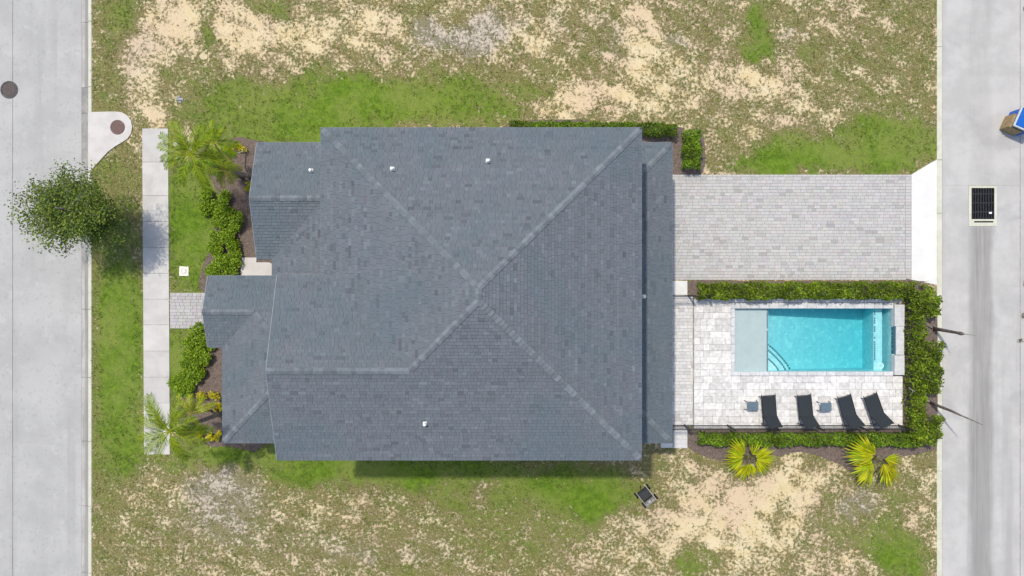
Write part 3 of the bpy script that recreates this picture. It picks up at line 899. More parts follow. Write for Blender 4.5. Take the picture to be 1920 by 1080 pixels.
# vent pipes
def vent(px, py, zfun, parent):
    z = 4.0
    for _ in range(6):
        p = G(px, py, z); z = zfun(p.x*S+960, 540-p.y*S)
    p = G(px, py, z)
    mb = MB()
    mb.tube([p - Vector((0,0,.1)), p + Vector((0,0,.26))], .055, 12)
    o = mb.obj('vent_pipe', M['white'], parent)
    fl = MB(); fl.add([(p.x+dx*.12, p.y+dy*.12, 0) for dx, dy in ((-1,-1),(1,-1),(1,1),(-1,1))] , [])
    vv = []
    for dx, dy in ((-1,-1),(1,-1),(1,1),(-1,1)):
        x, y = p.x+dx*.085, p.y+dy*.085
        vv.append((x, y, zfun(x*S+960, 540-y*S)+.032))
    top = [(p.x+(v[0]-p.x)*.6, p.y+(v[1]-p.y)*.6, v[2]+.06) for v in vv]
    MB().add(vv+top, [(4,5,6,7)] + [(i, (i+1) % 4, 4+(i+1) % 4, 4+i) for i in range(4)]).obj('flashing', M['white'], o)
vent(736, 317, lambda x, y: zu(y-296), roof_parent := house)
vent(915, 302, lambda x, y: zu(y-296), house)
vent(797, 794, lambda x, y: zu(802-y), house)
vent(584, 320, lambda x, y: zl(y-294), house)
vent(1207, 556, lambda x, y: zl(1231-x), house)

# ------------------------------------------------------------------ patio, pool deck, pool
deck = tag(MB().obj('pool_deck', None), kind='structure')
boxT(MB(), 1232, 1299, 553.3, 798, -.1, .028).obj('bedding', M['paver_deck_bed'], deck)
mbb = MB()
boxT(mbb, 1300.3, 1369, 560, 803, -.1, .03); boxT(mbb, 1369, 1692, 560, 569.5, -.1, .03)
boxT(mbb, 1369, 1692, 705, 803, -.1, .03)
mbb.obj('bedding', M['paver_deck_bed'], deck)
o = paver_field(1236, 1298.6, 553.8, 797, 6.2, (8, 11, 14), .05, (.62,.605,.585), .09, darkp=.15, darkc=.84).obj('patio_pavers', M['paver_small'], deck); o['kind'] = 'stuff'
pcache = {}
def deck_paver(x0, x1, y0, y1, zt=.055):
    wv, hv = round(x1-x0, 1), round(y1-y0, 1)
    if (wv, hv) not in pcache:
        g = .011
        pcache[(wv, hv)] = MB().box(-wv/2/S+g/2, wv/2/S-g/2, -hv/2/S+g/2, hv/2/S-g/2, -.05, 0, ch=.006).me('paver', M['paver_deck'])
    o = link('paver', pcache[(wv, hv)], deck)
    p = T((x0+x1)/2, (y0+y1)/2, zt + rnd.uniform(-.003, .003))
    o.location = p
def deck_zone(x0, x1, y0, y1, rh):
    rows = max(1, round((y1-y0)/rh)); rh = (y1-y0)/rows
    for r in range(rows):
        x = x0; first = True
        while x < x1 - .1:
            l = rnd.choice((11.6, 17.4, 23.2))
            if first: l = rnd.choice((11.6, 17.4)); first = False
            if x1 - (x + l) < 8: l = x1 - x
            deck_paver(x, x+l, y0+r*rh, y0+(r+1)*rh)
            x += l
deck_zone(1301, 1370, 562, 705, 11.8)
deck_zone(1301, 1691.5, 705, 793, 12.5)
deck_zone(1301, 1691.5, 560, 567, 7)
# border course at the south edge
x = 1301
while x < 1691:
    deck_paver(x, min(x+17.4, 1691.5), 793, 803, .058); x += 17.4
o = boxT(MB(), 1236, 1288.5, 526.5, 553, -.1, .05, ch=.01).obj('gate_slab', M['apron'], deck)
boxT(MB(), 1262, 1288.5, 799.3, 840, -.1, .045).obj('bedding', M['paver_deck_bed'], deck)
o = paver_field(1262, 1288.3, 799.8, 839.6, 8, (9, 13), .056, (.60,.585,.57), .05, darkp=.03).obj('landing_pavers', M['paver_small'], deck); o['kind'] = 'stuff'
tag(boxT(MB(), 1238.5, 1261, 829.5, 839, .0, .09, ch=.03).obj('splash_block', M['apron']), 'white concrete splash block below the lower roof corner by the landing', 'splash block')

pool = empty('swimming_pool', T(1525, 637), 'rectangular turquoise swimming pool with pale sun shelf and corner steps', 'pool')
x0, x1, y0, y1 = POOL
mb = MB()
zt = .03
# shell: walls and floors
boxT(mb, x0-6, x1+6, y0-6, y0, -1.8, zt-.015); boxT(mb, x0-6, x1+6, y1, y1+6, -1.8, zt-.015)
boxT(mb, x0-6, x0, y0, y1, -1.8, zt-.015); boxT(mb, x1, x1+6, y0, y1, -1.8, zt-.015)
fa, fb_ = T(1443.5, y0), T(1648, y1)
mb.add([(fa.x,fb_.y,-1.9),(fb_.x,fb_.y,-1.9),(fb_.x,fa.y,-1.9),(fa.x,fa.y,-1.9),(fa.x,fb_.y,-.90),(fb_.x,fb_.y,-1.60),(fb_.x,fa.y,-1.60),(fa.x,fa.y,-.90)],
       [(3,2,1,0),(4,5,6,7),(0,1,5,4),(1,2,6,5),(2,3,7,6),(3,0,4,7)])
boxT(MB(), 1648, 1664, y0, y1, -1.8, -.5).obj('bench', M['plaster'], pool)
boxT(mb, 1664, x1, y0, y1, -1.8, -1.0)
shell = mb.obj('shell', M['plaster'], pool)
boxT(MB(), x0, 1443.5, y0, y1, -1.8, -.22).obj('sun_shelf', M['shelfplaster'], pool)
def arc(rpx, n=14, cx=1443.6, cy=696.9, e=1.22):
    out = []
    for k in range(n+1):
        a = math.pi/2*k/n
        ca, sa = math.cos(a), math.sin(a)
        q = (abs(ca)**e + abs(sa)**e) ** (-1/e)
        out.append((cx + rpx*q*sa*.94, cy - rpx*q*ca))
    return out
for (rp, z) in ((55, -.78), (43, -.60), (26, -.42)):
    a = arc(rp)
    st = MB().prism([tuple(T(*p)[:2]) for p in a + [(1443.6, 696.9)]], -1.6, z).obj('step', M['plaster'], pool)
    tl = MB()
    for k in range(0, len(a)-1):
        p, q = T(*a[k]), T(*a[k+1])
        dvec = (q-p); m_ = p.lerp(q, .5); L = dvec.length*.72/2; dvec.normalize(); nrm = Vector((-dvec.y, dvec.x, 0))
        cpt = m_ - nrm*-.0 + (T(1443.6,696.9)-m_).normalized()*.05
        tl.add([cpt-dvec*L-nrm*.04+Vector((0,0,z+.004)), cpt+dvec*L-nrm*.04+Vector((0,0,z+.004)), cpt+dvec*L+nrm*.04+Vector((0,0,z+.004)), cpt-dvec*L+nrm*.04+Vector((0,0,z+.004))], [(0,1,2,3)])
    tl.obj('trim_tiles', M['trim'], st)
def tileline(x, za, ya, yb, step=4.1, wpx=2.2):
    mb = MB(); y = ya
    while y < yb - 1:
        if rnd.random() < .9: boxT(mb, x-wpx/2, x+wpx/2, y, y+step*.78, za-.01, za+.006)
        y += step
    return mb.obj('trim_tiles', M['trim'], shell)
tileline(1441.8, -.22, 580, 696); tileline(1650.2, -.5, 584, 680)
ringm(MB(), T(1660.5, 688), .10, .16, -.5, -.45).obj('drain_ring', M['white'], pool)
wx = rect(x0-2, x1+2, y0-2, y1+2)
MB().box(*wx, -1.85, -.075).obj('water', M['water'], pool)
# coping stones
def coping_run(xa, xb, ya, yb, hor, n):
    for k in range(n):
        if hor: r = rect(xa+(xb-xa)*k/n, xa+(xb-xa)*(k+1)/n, ya, yb)
        else: r = rect(xa, xb, ya+(yb-ya)*k/n, ya+(yb-ya)*(k+1)/n)
        MB().box(r[0]+.005, r[1]-.005, r[2]+.005, r[3]-.005, .018, .06+rnd.uniform(-.002,.002), ch=.012).obj('coping_stone', M['coping'], pool)
coping_run(1370, 1674, 568, 578.6, 1, 17)
coping_run(1370, 1674, 696.4, 704.6, 1, 17)
coping_run(1370, 1377.6, 579, 696, 0, 7)
# raised water-feature wall at the east end
for (a, b_, xl, zt_) in ((571, 611, 1673.2, .24), (611.5, 664.5, 1676.5, .21), (665.5, 702, 1673.2, .24)):
    boxT(MB(), xl, 1690.5, a, b_, -.2, zt_-.05).obj('raised_wall', M['coping'], pool)
    boxT(MB(), xl-.6, 1691, a-.2, b_+.2, zt_-.048, zt_, ch=.012).obj('wall_cap', M['coping'], pool)
for k in range(6):
    boxT(MB(), 1673.4, 1676.2, 613+k*8.5, 620.6+k*8.5, -.1, .1, ch=.01).obj('wall_tile', M['trim'], pool)

# ------------------------------------------------------------------ fence
def fence(p0, p1, label, posts, gap=.115, h=1.2):
    a, b = T(*p0, .03), T(*p1, .03)
    r_ = empty('picket_fence', a.lerp(b, .5), label, 'fence')
    d = (b-a); L = d.length; d.normalize(); nrm = Vector((-d.y, d.x, 0))
    def bar(mb, s0, s1, z0, z1, t_):
        p, q = a + d*s0, a + d*s1
        vv = []
        for z in (z0, z1):
            for pt, sg in ((p,-1),(q,-1),(q,1),(p,1)): vv.append((pt.x+nrm.x*t_*sg, pt.y+nrm.y*t_*sg, z))
        mb.add(vv, [(3,2,1,0),(4,5,6,7),(0,1,5,4),(1,2,6,5),(2,3,7,6),(3,0,4,7)])
    for s in posts:
        mb = MB(); s_ = min(max(s, .03), L-.03)
        bar(mb, s_-.035, s_+.035, 0, h+.05, .035); bar(mb, s_-.042, s_+.042, h+.05, h+.075, .042)
        mb.obj('post', M['black'], r_)
    for z in (.12, h-.22, h-.04):
        mb = MB(); bar(mb, 0, L, z, z+.03, .010); mb.obj('rail', M['black'], r_)
    mb = MB(); s = gap/2
    while s < L:
        bar(mb, s-.008, s+.008, .06, h-.005, .0075); s += gap
    o = mb.obj('pickets', M['black'], r_); o['kind'] = 'stuff'
    return r_
S_Y = 796.5
fence((1238, S_Y), (1690, S_Y), 'long black picket fence along the south edge of the pool deck', [(x-1238)/S for x in (1238,1283,1363,1443,1523,1603,1683)])
fence((1238, 554.5), (1322, 554.5), 'short black picket fence between house and north pool hedge', [0.02, (1290-1238)/S, (1322-1238)/S])

# ------------------------------------------------------------------ loungers and side tables
def sbar(mb, p, q, r=.016, n=6): return mb.tube([p, q], r, n)
def make_lounger():
    parts = {}
    W, Zs = .33, .36
    fb = MB()
    for s in (-1, 1):
        sbar(fb, (s*W, .07, Zs-.01), (s*W, -1.42, Zs-.03), .02)
    sbar(fb, (-W, -1.40, Zs-.03), (W, -1.40, Zs-.03)); sbar(fb, (-W, .0, Zs-.025), (W, .0, Zs-.025)); sbar(fb, (-W, -.9, Zs-.04), (W, -.9, Zs-.04))
    parts['frame'] = fb.me('frame', M['black'])
    legs = []
    for s in (-1, 1):
        for y in (-.06, -1.38):
            legs.append(sbar(MB(), (s*W, y, 0), (s*W, y, Zs-.01), .02).me('leg', M['black']))
    parts['leg'] = legs
    sl = MB()
    n = 8
    for side in (0,):
        vv = []
        for k in range(n+1):
            y = -.02 - .98*k/n; z = Zs - .02*math.sin(math.pi*k/n)
            vv += [(-W+.015, y, z), (W-.015, y, z), (-W+.015, y, z-.012), (W-.015, y, z-.012)]
        ff = []
        for k in range(n):
            a = 4*k; ff += [(a,a+4,a+5,a+1),(a+2,a+3,a+7,a+6),(a,a+2,a+6,a+4),(a+1,a+5,a+7,a+3)]
        ff += [(0,1,3,2),(4*n,4*n+2,4*n+3,4*n+1)]
        sl.add(vv, ff)
    parts['seat'] = sl.me('seat', M['sling'])
    bk = MB(); vv = []
    m = 6
    for k in range(m+1):
        t_ = k/m; y = -1.0 - .40*t_; z = Zs + .60*t_ - .02*math.sin(math.pi*t_)
        vv += [(-W+.02, y, z), (W-.02, y, z), (-W+.02, y-.011, z-.006), (W-.02, y-.011, z-.006)]
    ff = []
    for k in range(m):
        a = 4*k; ff += [(a,a+4,a+5,a+1),(a+2,a+3,a+7,a+6),(a,a+2,a+6,a+4),(a+1,a+5,a+7,a+3)]
    ff += [(0,1,3,2),(4*m,4*m+2,4*m+3,4*m+1)]
    bk.add(vv, ff)
    parts['backrest'] = bk.me('backrest', M['sling'])
    bf = MB()
    for s in (-1, 1): sbar(bf, (s*W*.97, -.99, Zs), (s*W*.97, -1.42, Zs+.645), .016)
    sbar(bf, (-W*.97, -1.41, Zs+.62), (W*.97, -1.41, Zs+.62), .016)
    for s in (-1, 1): sbar(bf, (s*W*.9, -1.2, Zs+.3), (s*W*.9, -1.36, Zs-.02), .01)
    parts['backrest_frame'] = bf.me('backrest_frame', M['black'])
    return parts
LP = make_lounger()
for (px, py, rz, lab) in ((1440, 741.5, 4.5, 'charcoal sling sun lounger beside the leftmost small side table'),
                          (1507, 741, 6, 'charcoal sling sun lounger second from the left, left of a side table'),
                          (1582, 743, 15.5, 'slightly turned charcoal sun lounger right of the second side table'),
                          (1631, 741, 20, 'most turned charcoal sun lounger, rightmost beside the east hedge')):
    p = G(px, py, .36)
    r_ = empty('sun_lounger', (p.x, p.y, .056), lab, 'sun lounger', 'sun loungers on the pool deck', R(rz))
    for k, v in LP.items():
        for me in (v if isinstance(v, list) else [v]):
            o = bpy.data.objects.new(k, me); C.objects.link(o); o.parent = r_
def make_table(p, rz, lab):
    r_ = empty('side_table', (p.x, p.y, .056), lab, 'side table', 'side tables between the loungers', R(rz))
    w_, d_ = .245, .19
    for i in range(5):
        y = -d_ + (i+.5)*2*d_/5
        MB().box(-w_, w_, y-.034, y+.034, .40, .42, ch=.004).obj('slat', M['tabletop'], r_, world=False)
    fr = MB()
    for s in (-1, 1):
        fr.box(-w_+.01, w_-.01, s*d_-.012, s*d_+.012, .37, .398); fr.box(s*w_-.012, s*w_+.012, -d_, d_, .371, .399)
    fr.obj('frame', M['tabletop'], r_, world=False)
    for sx in (-1, 1):
        for sy in (-1, 1):
            sbar(MB(), (sx*(w_+.05), sy*(d_+.03), 0), (sx*(w_-.01), sy*(d_-.01), .38), .017).obj('leg', M['black'], r_, world=False)
make_table(G(1411.5, 761, .42), 0, 'small slate blue side table left of all the loungers')
make_table(G(1548.5, 763, .42), 2, 'small slate blue side table between the second and third lounger')

# ------------------------------------------------------------------ foliage tools
def leaf_cloud(cent, size, cols, aspect=.55, up=.5, rng=nrg):
    """one rhombic leaf per centre; up: how much leaves face the sky"""
    N = len(cent)
    n = rng.normal(size=(N, 3)); n /= np.linalg.norm(n, axis=1)[:, None]
    n[:, 2] = np.abs(n[:, 2]) + up; n /= np.linalg.norm(n, axis=1)[:, None]
    a = rng.normal(size=(N, 3)); a -= n * np.sum(a*n, axis=1)[:, None]; a /= np.linalg.norm(a, axis=1)[:, None]
    b = np.cross(n, a)
    s = (size * rng.uniform(.65, 1.35, N))[:, None]
    V = np.stack([cent - a*s, cent + b*s*aspect, cent + a*s, cent - b*s*aspect], axis=1).reshape(-1, 3)
    return V, np.repeat(cols, 4, axis=0)
def leafcols(N, c1, c2, rng=nrg, jitter=.12, pw=1.0):
    t_ = rng.random(N)[:, None] ** pw
    c_ = np.array(c1)[None]*(1-t_) + np.array(c2)[None]*t_
    return np.clip(c_ * (1 + rng.normal(0, jitter, (N, 1))), .003, 1)
def foliage(name, cent, size, cols, parent, aspect=.55, up=.5, mat='leaf'):
    V, cc = leaf_cloud(np.asarray(cent), size, cols, aspect, up)
    return link(name, npmesh(name, V, 4, M[mat], cc), parent)

HC1, HC2 = (.05,.10,.005), (.25,.335,.016)
def hedge(poly_top, h, label, dens=900, c1=HC1, c2=HC2, size=.05, group=None, rag=.07, name='hedge', zb=.05):
    """poly_top: centre-line and half width as ((x,y,half),...) on plan"""
    pts = [(T(x, y), hw/S) for x, y, hw in poly_top]
    base = pts[0][0].lerp(pts[-1][0], .5)
    r_ = empty(name, (base.x, base.y, 0), label, 'hedge', group)
    cents = []; stems = MB()
    for (p, wa), (q, wb) in zip(pts[:-1], pts[1:]):
        d = q-p; L = d.length; d.normalize(); nrm = Vector((-d.y, d.x, 0))
        n = int(L * (wa+wb) * dens * (1 + .9*h))
        s = nrg.uniform(-.05, L+.05, n); ph = s*2.6
        wloc = (wa + (wb-wa)*s/L) * (1 + .13*np.sin(ph*1.7+p.x) + .08*np.sin(ph*4.1))
        u = nrg.uniform(-1, 1, n)
        top = h * (1 + .07*np.sin(ph*1.3+1) + .06*np.sin(ph*3.7+u*2)) - .22*h*np.abs(u)**4
        t_ = nrg.random(n)
        z = np.where(t_ < .72, top - np.abs(nrg.normal(0, .10, n)), nrg.uniform(.05, 1, n)*top)
        side = t_ >= .72
        u = np.where(side, np.sign(u)*(1-np.abs(nrg.normal(0,.12,n))), u)
        xy = np.array(p[:2])[None] + np.outer(s, np.array(d[:2])) + np.outer(u*wloc, np.array(nrm[:2]))
        xy += nrg.normal(0, rag*.45, (n, 2))
        cents.append(np.column_stack([xy, np.maximum(z + nrg.normal(0, rag*.5, n), .04)]))
        k = 0.12
        while k < L:
            c_ = p + d*k + nrm*rnd.uniform(-.25,.25)*wa
            for _ in range(3):
                e = c_ + Vector((rnd.uniform(-.2,.2), rnd.uniform(-.2,.2), h*rnd.uniform(.6,.85)))
                stems.tube([c_, e], [.014, .006], 5)
            k += .38
    cents = np.concatenate(cents)
    blot = .5 + .5*np.sin(cents[:,0]*3.1+np.sin(cents[:,1]*4.3))*np.sin(cents[:,1]*3.7+1.3*np.sin(cents[:,0]*2.2))
    cols = leafcols(len(cents), c1, c2, pw=1.3) * (.55 + .7*blot)[:, None]
    foliage('foliage', cents, size, cols, r_)
    o = stems.obj('stems', M['darkbark'], r_); o['kind'] = 'stuff'
    return r_
hedge(((1304,546,13.5),(1400,545.5,14),(1560,545,14),(1700,545,15)), .82, 'long clipped green hedge between the driveway and the pool', 620, size=.058)
hedge(((1703,548,11),(1704,640,12),(1704,740,12),(1703,826,11)), 1.0, 'narrow inner hedge row along the east end of the pool', 620, size=.058)
hedge(((1713,548,14),(1728,558,15),(1731,590,14)), .9, 'rounded hedge corner beside the apron at the northeast of the pool', 580, size=.06)
hedge(((1734,640,14),(1733,690,15),(1734,732,14)), .9, 'outer hedge block between the two bare saplings', 580, size=.06)
hedge(((1733,776,14),(1731,800,16),(1722,824,15)), .9, 'hedge clump at the southeast corner of the pool', 580, size=.06)
hedge(((1306,818,9),(1340,821,10.5),(1450,821,10),(1600,820,10.5),(1712,822,11)), .65, 'low green hedge along the south fence of the pool', 900, (.06,.13,.008), (.24,.36,.020))
hedge(((957,240.5,7),(1060,242,8),(1150,244,8.5),(1208,246,10),(1262,249,11)), .75, 'dark clipped hedge along the north wall of the house', 900, (.045,.10,.006), (.20,.30,.014))
hedge(((1291,252,13),(1292,285,15.5),(1291,318,15)), .85, 'short upright hedge block by the driveway corner', 900, (.05,.12,.006), (.25,.37,.016))
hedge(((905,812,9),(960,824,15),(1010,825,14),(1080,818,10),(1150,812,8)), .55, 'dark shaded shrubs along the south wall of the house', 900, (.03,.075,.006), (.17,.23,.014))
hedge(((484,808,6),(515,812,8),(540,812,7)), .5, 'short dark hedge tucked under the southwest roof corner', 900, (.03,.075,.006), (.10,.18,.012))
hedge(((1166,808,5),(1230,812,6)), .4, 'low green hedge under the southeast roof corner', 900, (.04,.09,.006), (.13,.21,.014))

def shrub(px, py, r, h, label, c1, c2, n=None, size=.05, group=None, name='shrub', cat='shrub'):
    p = T(px, py); r = r/S
    r_ = empty(name, (p.x, p.y, 0), label, cat, group)
    n = n or int(1100*r*r*6)
    k = 7
    cl = [(p.x+rnd.gauss(0, r*.42), p.y+rnd.gauss(0, r*.42), h*rnd.uniform(.45,.75), r*rnd.uniform(.4,.62)) for _ in range(k)]
    cents = []
    for (x, y, z, rr) in cl:
        d = nrg.normal(size=(n//k, 3)); d /= np.linalg.norm(d, axis=1)[:, None]
        q = np.array((x, y, z)) + d * rr * nrg.uniform(.55, 1.1, (n//k, 1)) * np.array((1, 1, .8*h/(2*r)+.25))
        cents.append(q)
    cents = np.concatenate(cents); cents[:, 2] = np.clip(cents[:, 2], .04, h*1.2)
    foliage('foliage', cents, size, leafcols(len(cents), c1, c2), r_)
    st = MB()
    for _ in range(6):
        st.tube([p + Vector((0,0,.0)), p + Vector((rnd.gauss(0, r*.4), rnd.gauss(0, r*.4), h*.7))], [.014, .005], 5)
    o = st.obj('stems', M['darkbark'], r_); o['kind'] = 'stuff'
SG1, SG2 = (.075,.15,.010), (.31,.44,.022)
g1 = 'green shrubs in the north front bed'; g2 = 'green shrubs in the south front bed'
for (x, y, r, h, lab) in ((402,384,17,.55,'leafy green shrub below the north palm cluster, nearest the lawn'), (428,398,19,.6,'green shrub in the north front bed below the small yellow palm'),
                          (440,424,18,.6,'bright green shrub nearest the gabled roof edge'), (434,448,17,.6,'green shrub midway down the north front bed'),
                          (414,466,16,.55,'darker green shrub at the inner curve of the north bed'), (428,488,20,.6,'round green shrub left of the porch pad'),
                          (408,508,16,.5,'green shrub just above the entry roof corner')):
    shrub(x-3, y, r*1.25, h, lab, SG1, SG2, group=g1)
for (x, y, r, h, lab) in ((377,634,16,.5,'green shrub beside the entry path at the top of the south bed'), (372,655,17,.55,'second green shrub below the entry path'),
                          (384,668,17,.55,'green shrub by the southwest wall below the path'), (366,682,18,.55,'lime green shrub midway down the south bed'),
                          (378,696,15,.5,'green shrub beside bare mulch in the south bed'), (352,706,15,.45,'green shrub at the lawn edge of the south bed'),
                          (346,728,13,.4,'lowest green shrub of the south bed above the palm')):
    shrub(x-1, y, r*1.22, h, lab, SG1, SG2, group=g2)
Y1, Y2 = (.26,.25,.010), (.78,.68,.03)
for (x, y, r, h, lab) in ((432,281,9,.5,'yellow croton left of two at the top of the north bed'), (453,278,10,.5,'yellow croton right of two at the top of the north bed'),
                          (470,352,9,.5,'yellow croton against the gable corner'), (382,742,10,.45,'yellow croton nearest the lawn in the south bed'),
                          (404,738,10,.45,'bright yellow croton in the south bed near the wall'), (414,760,7,.4,'small yellow croton touching the southwest wall'),
                          (378,812,9,.45,'yellow croton below the wooden stake in the south bed'), (400,816,9,.4,'dull yellow croton near the southwest house corner'), (414,812,6,.35,'smallest yellow croton at the southwest house corner')):
    shrub(x, y, r, h, lab, Y1, Y2, size=.045, group='yellow crotons by the front wall', n=260)
for (x, y, r, h, lab, a_, b_) in ((1917,531,6,.25,'brown dried weed clump at the right edge of the alley',(.10,.06,.03),(.30,.20,.11)), (1915,592,7,.15,'sparse grey weeds at the right alley edge below the dried clump',(.10,.10,.07),(.30,.30,.22)),
                                  (1911,640,7,.12,'lowest sparse weeds at the right alley edge',(.12,.12,.09),(.32,.32,.25)), (1917,16,7,.2,'olive green weed clump at the top right alley edge',(.14,.15,.03),(.36,.36,.10))):
    shrub(x+3, y, r*.8, h, lab, a_, b_, n=90, size=.025, name='weed', cat='weed', group='weeds along the right alley edge')
# ------------------------------------------------------------------ palms
def frond(name, base, az, el, L, droop, parent, c1, c2, nleaf=34, leaf=.42, wid=.024):
    d = Vector((math.cos(az)*math.cos(el), math.sin(az)*math.cos(el), math.sin(el)))
    side = Vector((-math.sin(az), math.cos(az), 0))
    pts = []
    seg = 10
    p = Vector(base); v = d.copy()
    bend = rnd.uniform(-.05, .05)
    for k in range(seg+1):
        pts.append(p.copy())
        p = p + v*(L/seg)
        v = (v + Vector((0,0,-droop/seg)) + side*bend/seg*2).normalized()
    mb = MB()
    c0 = tuple(.8*a+.1 for a in c2) if False else c2
    mb.tube(pts, [.022*(1-.8*k/seg)+.004 for k in range(seg+1)], 5, (c2[0]*1.1, c2[1]*.95, c2[2]*1.4))
    for k in range(nleaf):
        t_ = .14 + .86*k/(nleaf-1)
        i = min(int(t_*seg), seg-1); f = t_*seg-i
        q = pts[i].lerp(pts[i+1], f); tan = (pts[i+1]-pts[i]).normalized()
        nn = tan.cross(side).normalized(); sd = nn.cross(tan).normalized()
        ll = leaf * (.55 + .9*math.sin(math.pi*min(1, t_*.85+.08))) * .75 * rnd.uniform(.85, 1.12)
        for sg in (-1, 1):
            dirv = (sd*sg*math.cos(.75-.35*t_)*1.0 + tan*(.62+.5*t_) + Vector((0,0,rnd.uniform(-.12,.22)))).normalized()
            m_ = q + dirv*ll*.5 + Vector((0,0,.01)); e = q + dirv*ll + Vector((0,0,-.12*ll - rnd.uniform(0,.05)))
            wv = tan * wid
            v_ = rnd.random(); cc = tuple((c1[j]*(1-v_)+c2[j]*v_)*rnd.uniform(.85,1.15) for j in range(3))
            mb.add([q-wv*.5, q+wv*.5, m_+wv*.8, m_-wv*.8, e], [(0,1,2,3),(3,2,4)], cc)
    return mb.obj(name, M['palmleaf'], parent)
def palm(base, crown, label, nf, L, trunk_r, c1, c2, azs=None, els=(.15,.9), droop=1.1, nleaf=30, leaf=.36, bark='bark', group=None, wid=.024):
    r_ = empty('palm_tree', (base.x, base.y, 0), label, 'palm tree', group)
    mid = base.lerp(crown, .5) + Vector((rnd.uniform(-.08,.08), rnd.uniform(-.08,.08), 0))
    n = 9
    pts = []; rad = []
    for k in range(n+1):
        t_ = k/n
        pts.append(base*(1-t_)**2 + mid*2*t_*(1-t_) + crown*t_**2)
        rad.append(trunk_r*(1.25-.45*t_)*(1.0+.06*(k % 2)) * (.35 if k == n else 1))
    MB().tube(pts, rad, 10).obj('trunk', M[bark], r_, smooth=True)
    crown = crown + Vector((0, 0, .06))
    for k in range(nf):
        az = azs[k % len(azs)] + rnd.uniform(-.12,.12) if azs else 2*math.pi*(k*.381966) + rnd.uniform(-.2,.2)
        el = els[0] + (els[1]-els[0]) * ((k*.618) % 1.0)
        frond('frond', crown, az, el, L*rnd.uniform(.82,1.12), droop*rnd.uniform(.8,1.2), r_, c1, c2, nleaf, leaf, wid)
    return r_
PC1, PC2 = (.055,.115,.004), (.30,.40,.010)
palm(T(455,333), G(362,291,4.4), 'tall feathery green palm leaning over the lawn at the north front bed', 15, 1.6, .085, PC1, PC2, els=(-.1,.95), group='feather palms in the front beds')
palm(T(430,318), G(402,268,3.0), 'slender green palm right of the tall north palm', 8, 1.05, .05, PC1, PC2, els=(.1,.9), nleaf=26, leaf=.32, group='feather palms in the front beds')
palm(T(468,332), G(420,317,2.3), 'small yellowish palm with a star shaped crown on the north mulch bed', 11, .75, .06, (.17,.19,.02), (.42,.42,.06), els=(.2,.9), nleaf=20, leaf=.26, bark='bark', wid=.02, group='feather palms in the front beds')
palm(T(414,775), G(320,808,4.6), 'tall feathery palm overhanging the south end of the sidewalk', 15, 1.75, .085, PC1, PC2, els=(-.1,.95), group='feather palms in the front beds')
palm(T(396,770), G(360,775,2.6), 'slender yellow green palm in the south front bed', 7, 1.0, .05, (.14,.20,.012), (.40,.44,.025), azs=[1.0,2.2,3.3,4.4,5.2,0.3,1.6], els=(.1,.8), nleaf=24, leaf=.30, group='feather palms in the front beds')
def stake(a, b, label):
    mb = MB().tube([a, b], .035, 6)
    o = mb.obj('wooden_stake', M['palebark'])
    tag(o, label, 'stake', 'palm stakes')
stake(T(462,281,.05), G(434,293,1.0), 'pale wooden stake leaning in the north mulch bed')
stake(T(417,773,.25), G(377,787,.06), 'pale wooden stake lying across the south mulch bed')

# fan palmettos
def fan(base, az, el, pet, rad, parent, c1, c2, nseg=17, spread=2.5):
    d = Vector((math.cos(az)*math.cos(el), math.sin(az)*math.cos(el), math.sin(el)))
    side = Vector((-math.sin(az), math.cos(az), 0)); nn = d.cross(side)*-1
    hub = base + d*pet
    mb = MB(); mb.tube([base, base + d*pet*.5 + Vector((0,0,.03)), hub], [.016,.013,.010], 5, (.20,.20,.05))
    tilt = Vector((d.x, d.y, d.z*.35 - .12)).normalized()
    upv = side.cross(tilt).normalized()
    if upv.z < 0: upv = -upv
    for k in range(nseg):
        a = -spread/2 + spread*k/(nseg-1)
        dirv = tilt*math.cos(a) + side*math.sin(a)
        perp = (-tilt*math.sin(a) + side*math.cos(a))
        l = rad*(1-.22*(abs(a)/(spread/2))**2)*rnd.uniform(.88,1.08)
        wv = perp * rad*.044
        zj = rnd.uniform(-.12,.12)
        mid = hub + dirv*l*.55 + upv*(.04+zj*.3); tip = hub + dirv*l + upv*(-.10*l+zj)
        v_ = rnd.random(); cc = tuple((c1[j]*(1-v_)+c2[j]*v_)*rnd.uniform(.85,1.15) for j in range(3))
        mb.add([hub-wv*.25, hub+wv*.25, mid+wv+upv*-.015, mid+upv*.018, mid-wv+upv*-.015, tip], [(0,1,2,3),(0,3,4),(3,2,5),(4,3,5)], cc)
    return mb.obj('frond', M['palmleaf'], parent)
FC1, FC2 = (.22,.27,.005), (.58,.60,.012)
def palmetto(px, py, fans, label):
    b = T(px, py)
    r_ = empty('fan_palm', (b.x, b.y, 0), label, 'palm', 'yellow green fan palms south of the pool')
    MB().tube([b, b+Vector((0,0,.3)), b+Vector((.02,.0,.55))], [.13,.12,.08], 9).obj('trunk', M['bark'], r_)
    for (fx, fy, z, rad, nseg) in fans:
        rad *= rnd.uniform(.78, 1.2)
        e = G(fx, fy, z); s_ = b + Vector((0,0,.5))
        dv = e - s_
        az = math.atan2(dv.y, dv.x); L = dv.length; el = math.asin(max(-.9, min(.95, dv.z/L)))
        fan(s_, az, el, L*rnd.uniform(.45,.7), rad*1.55, r_, FC1, FC2, max(9, nseg-5), rnd.uniform(1.2, 1.9))
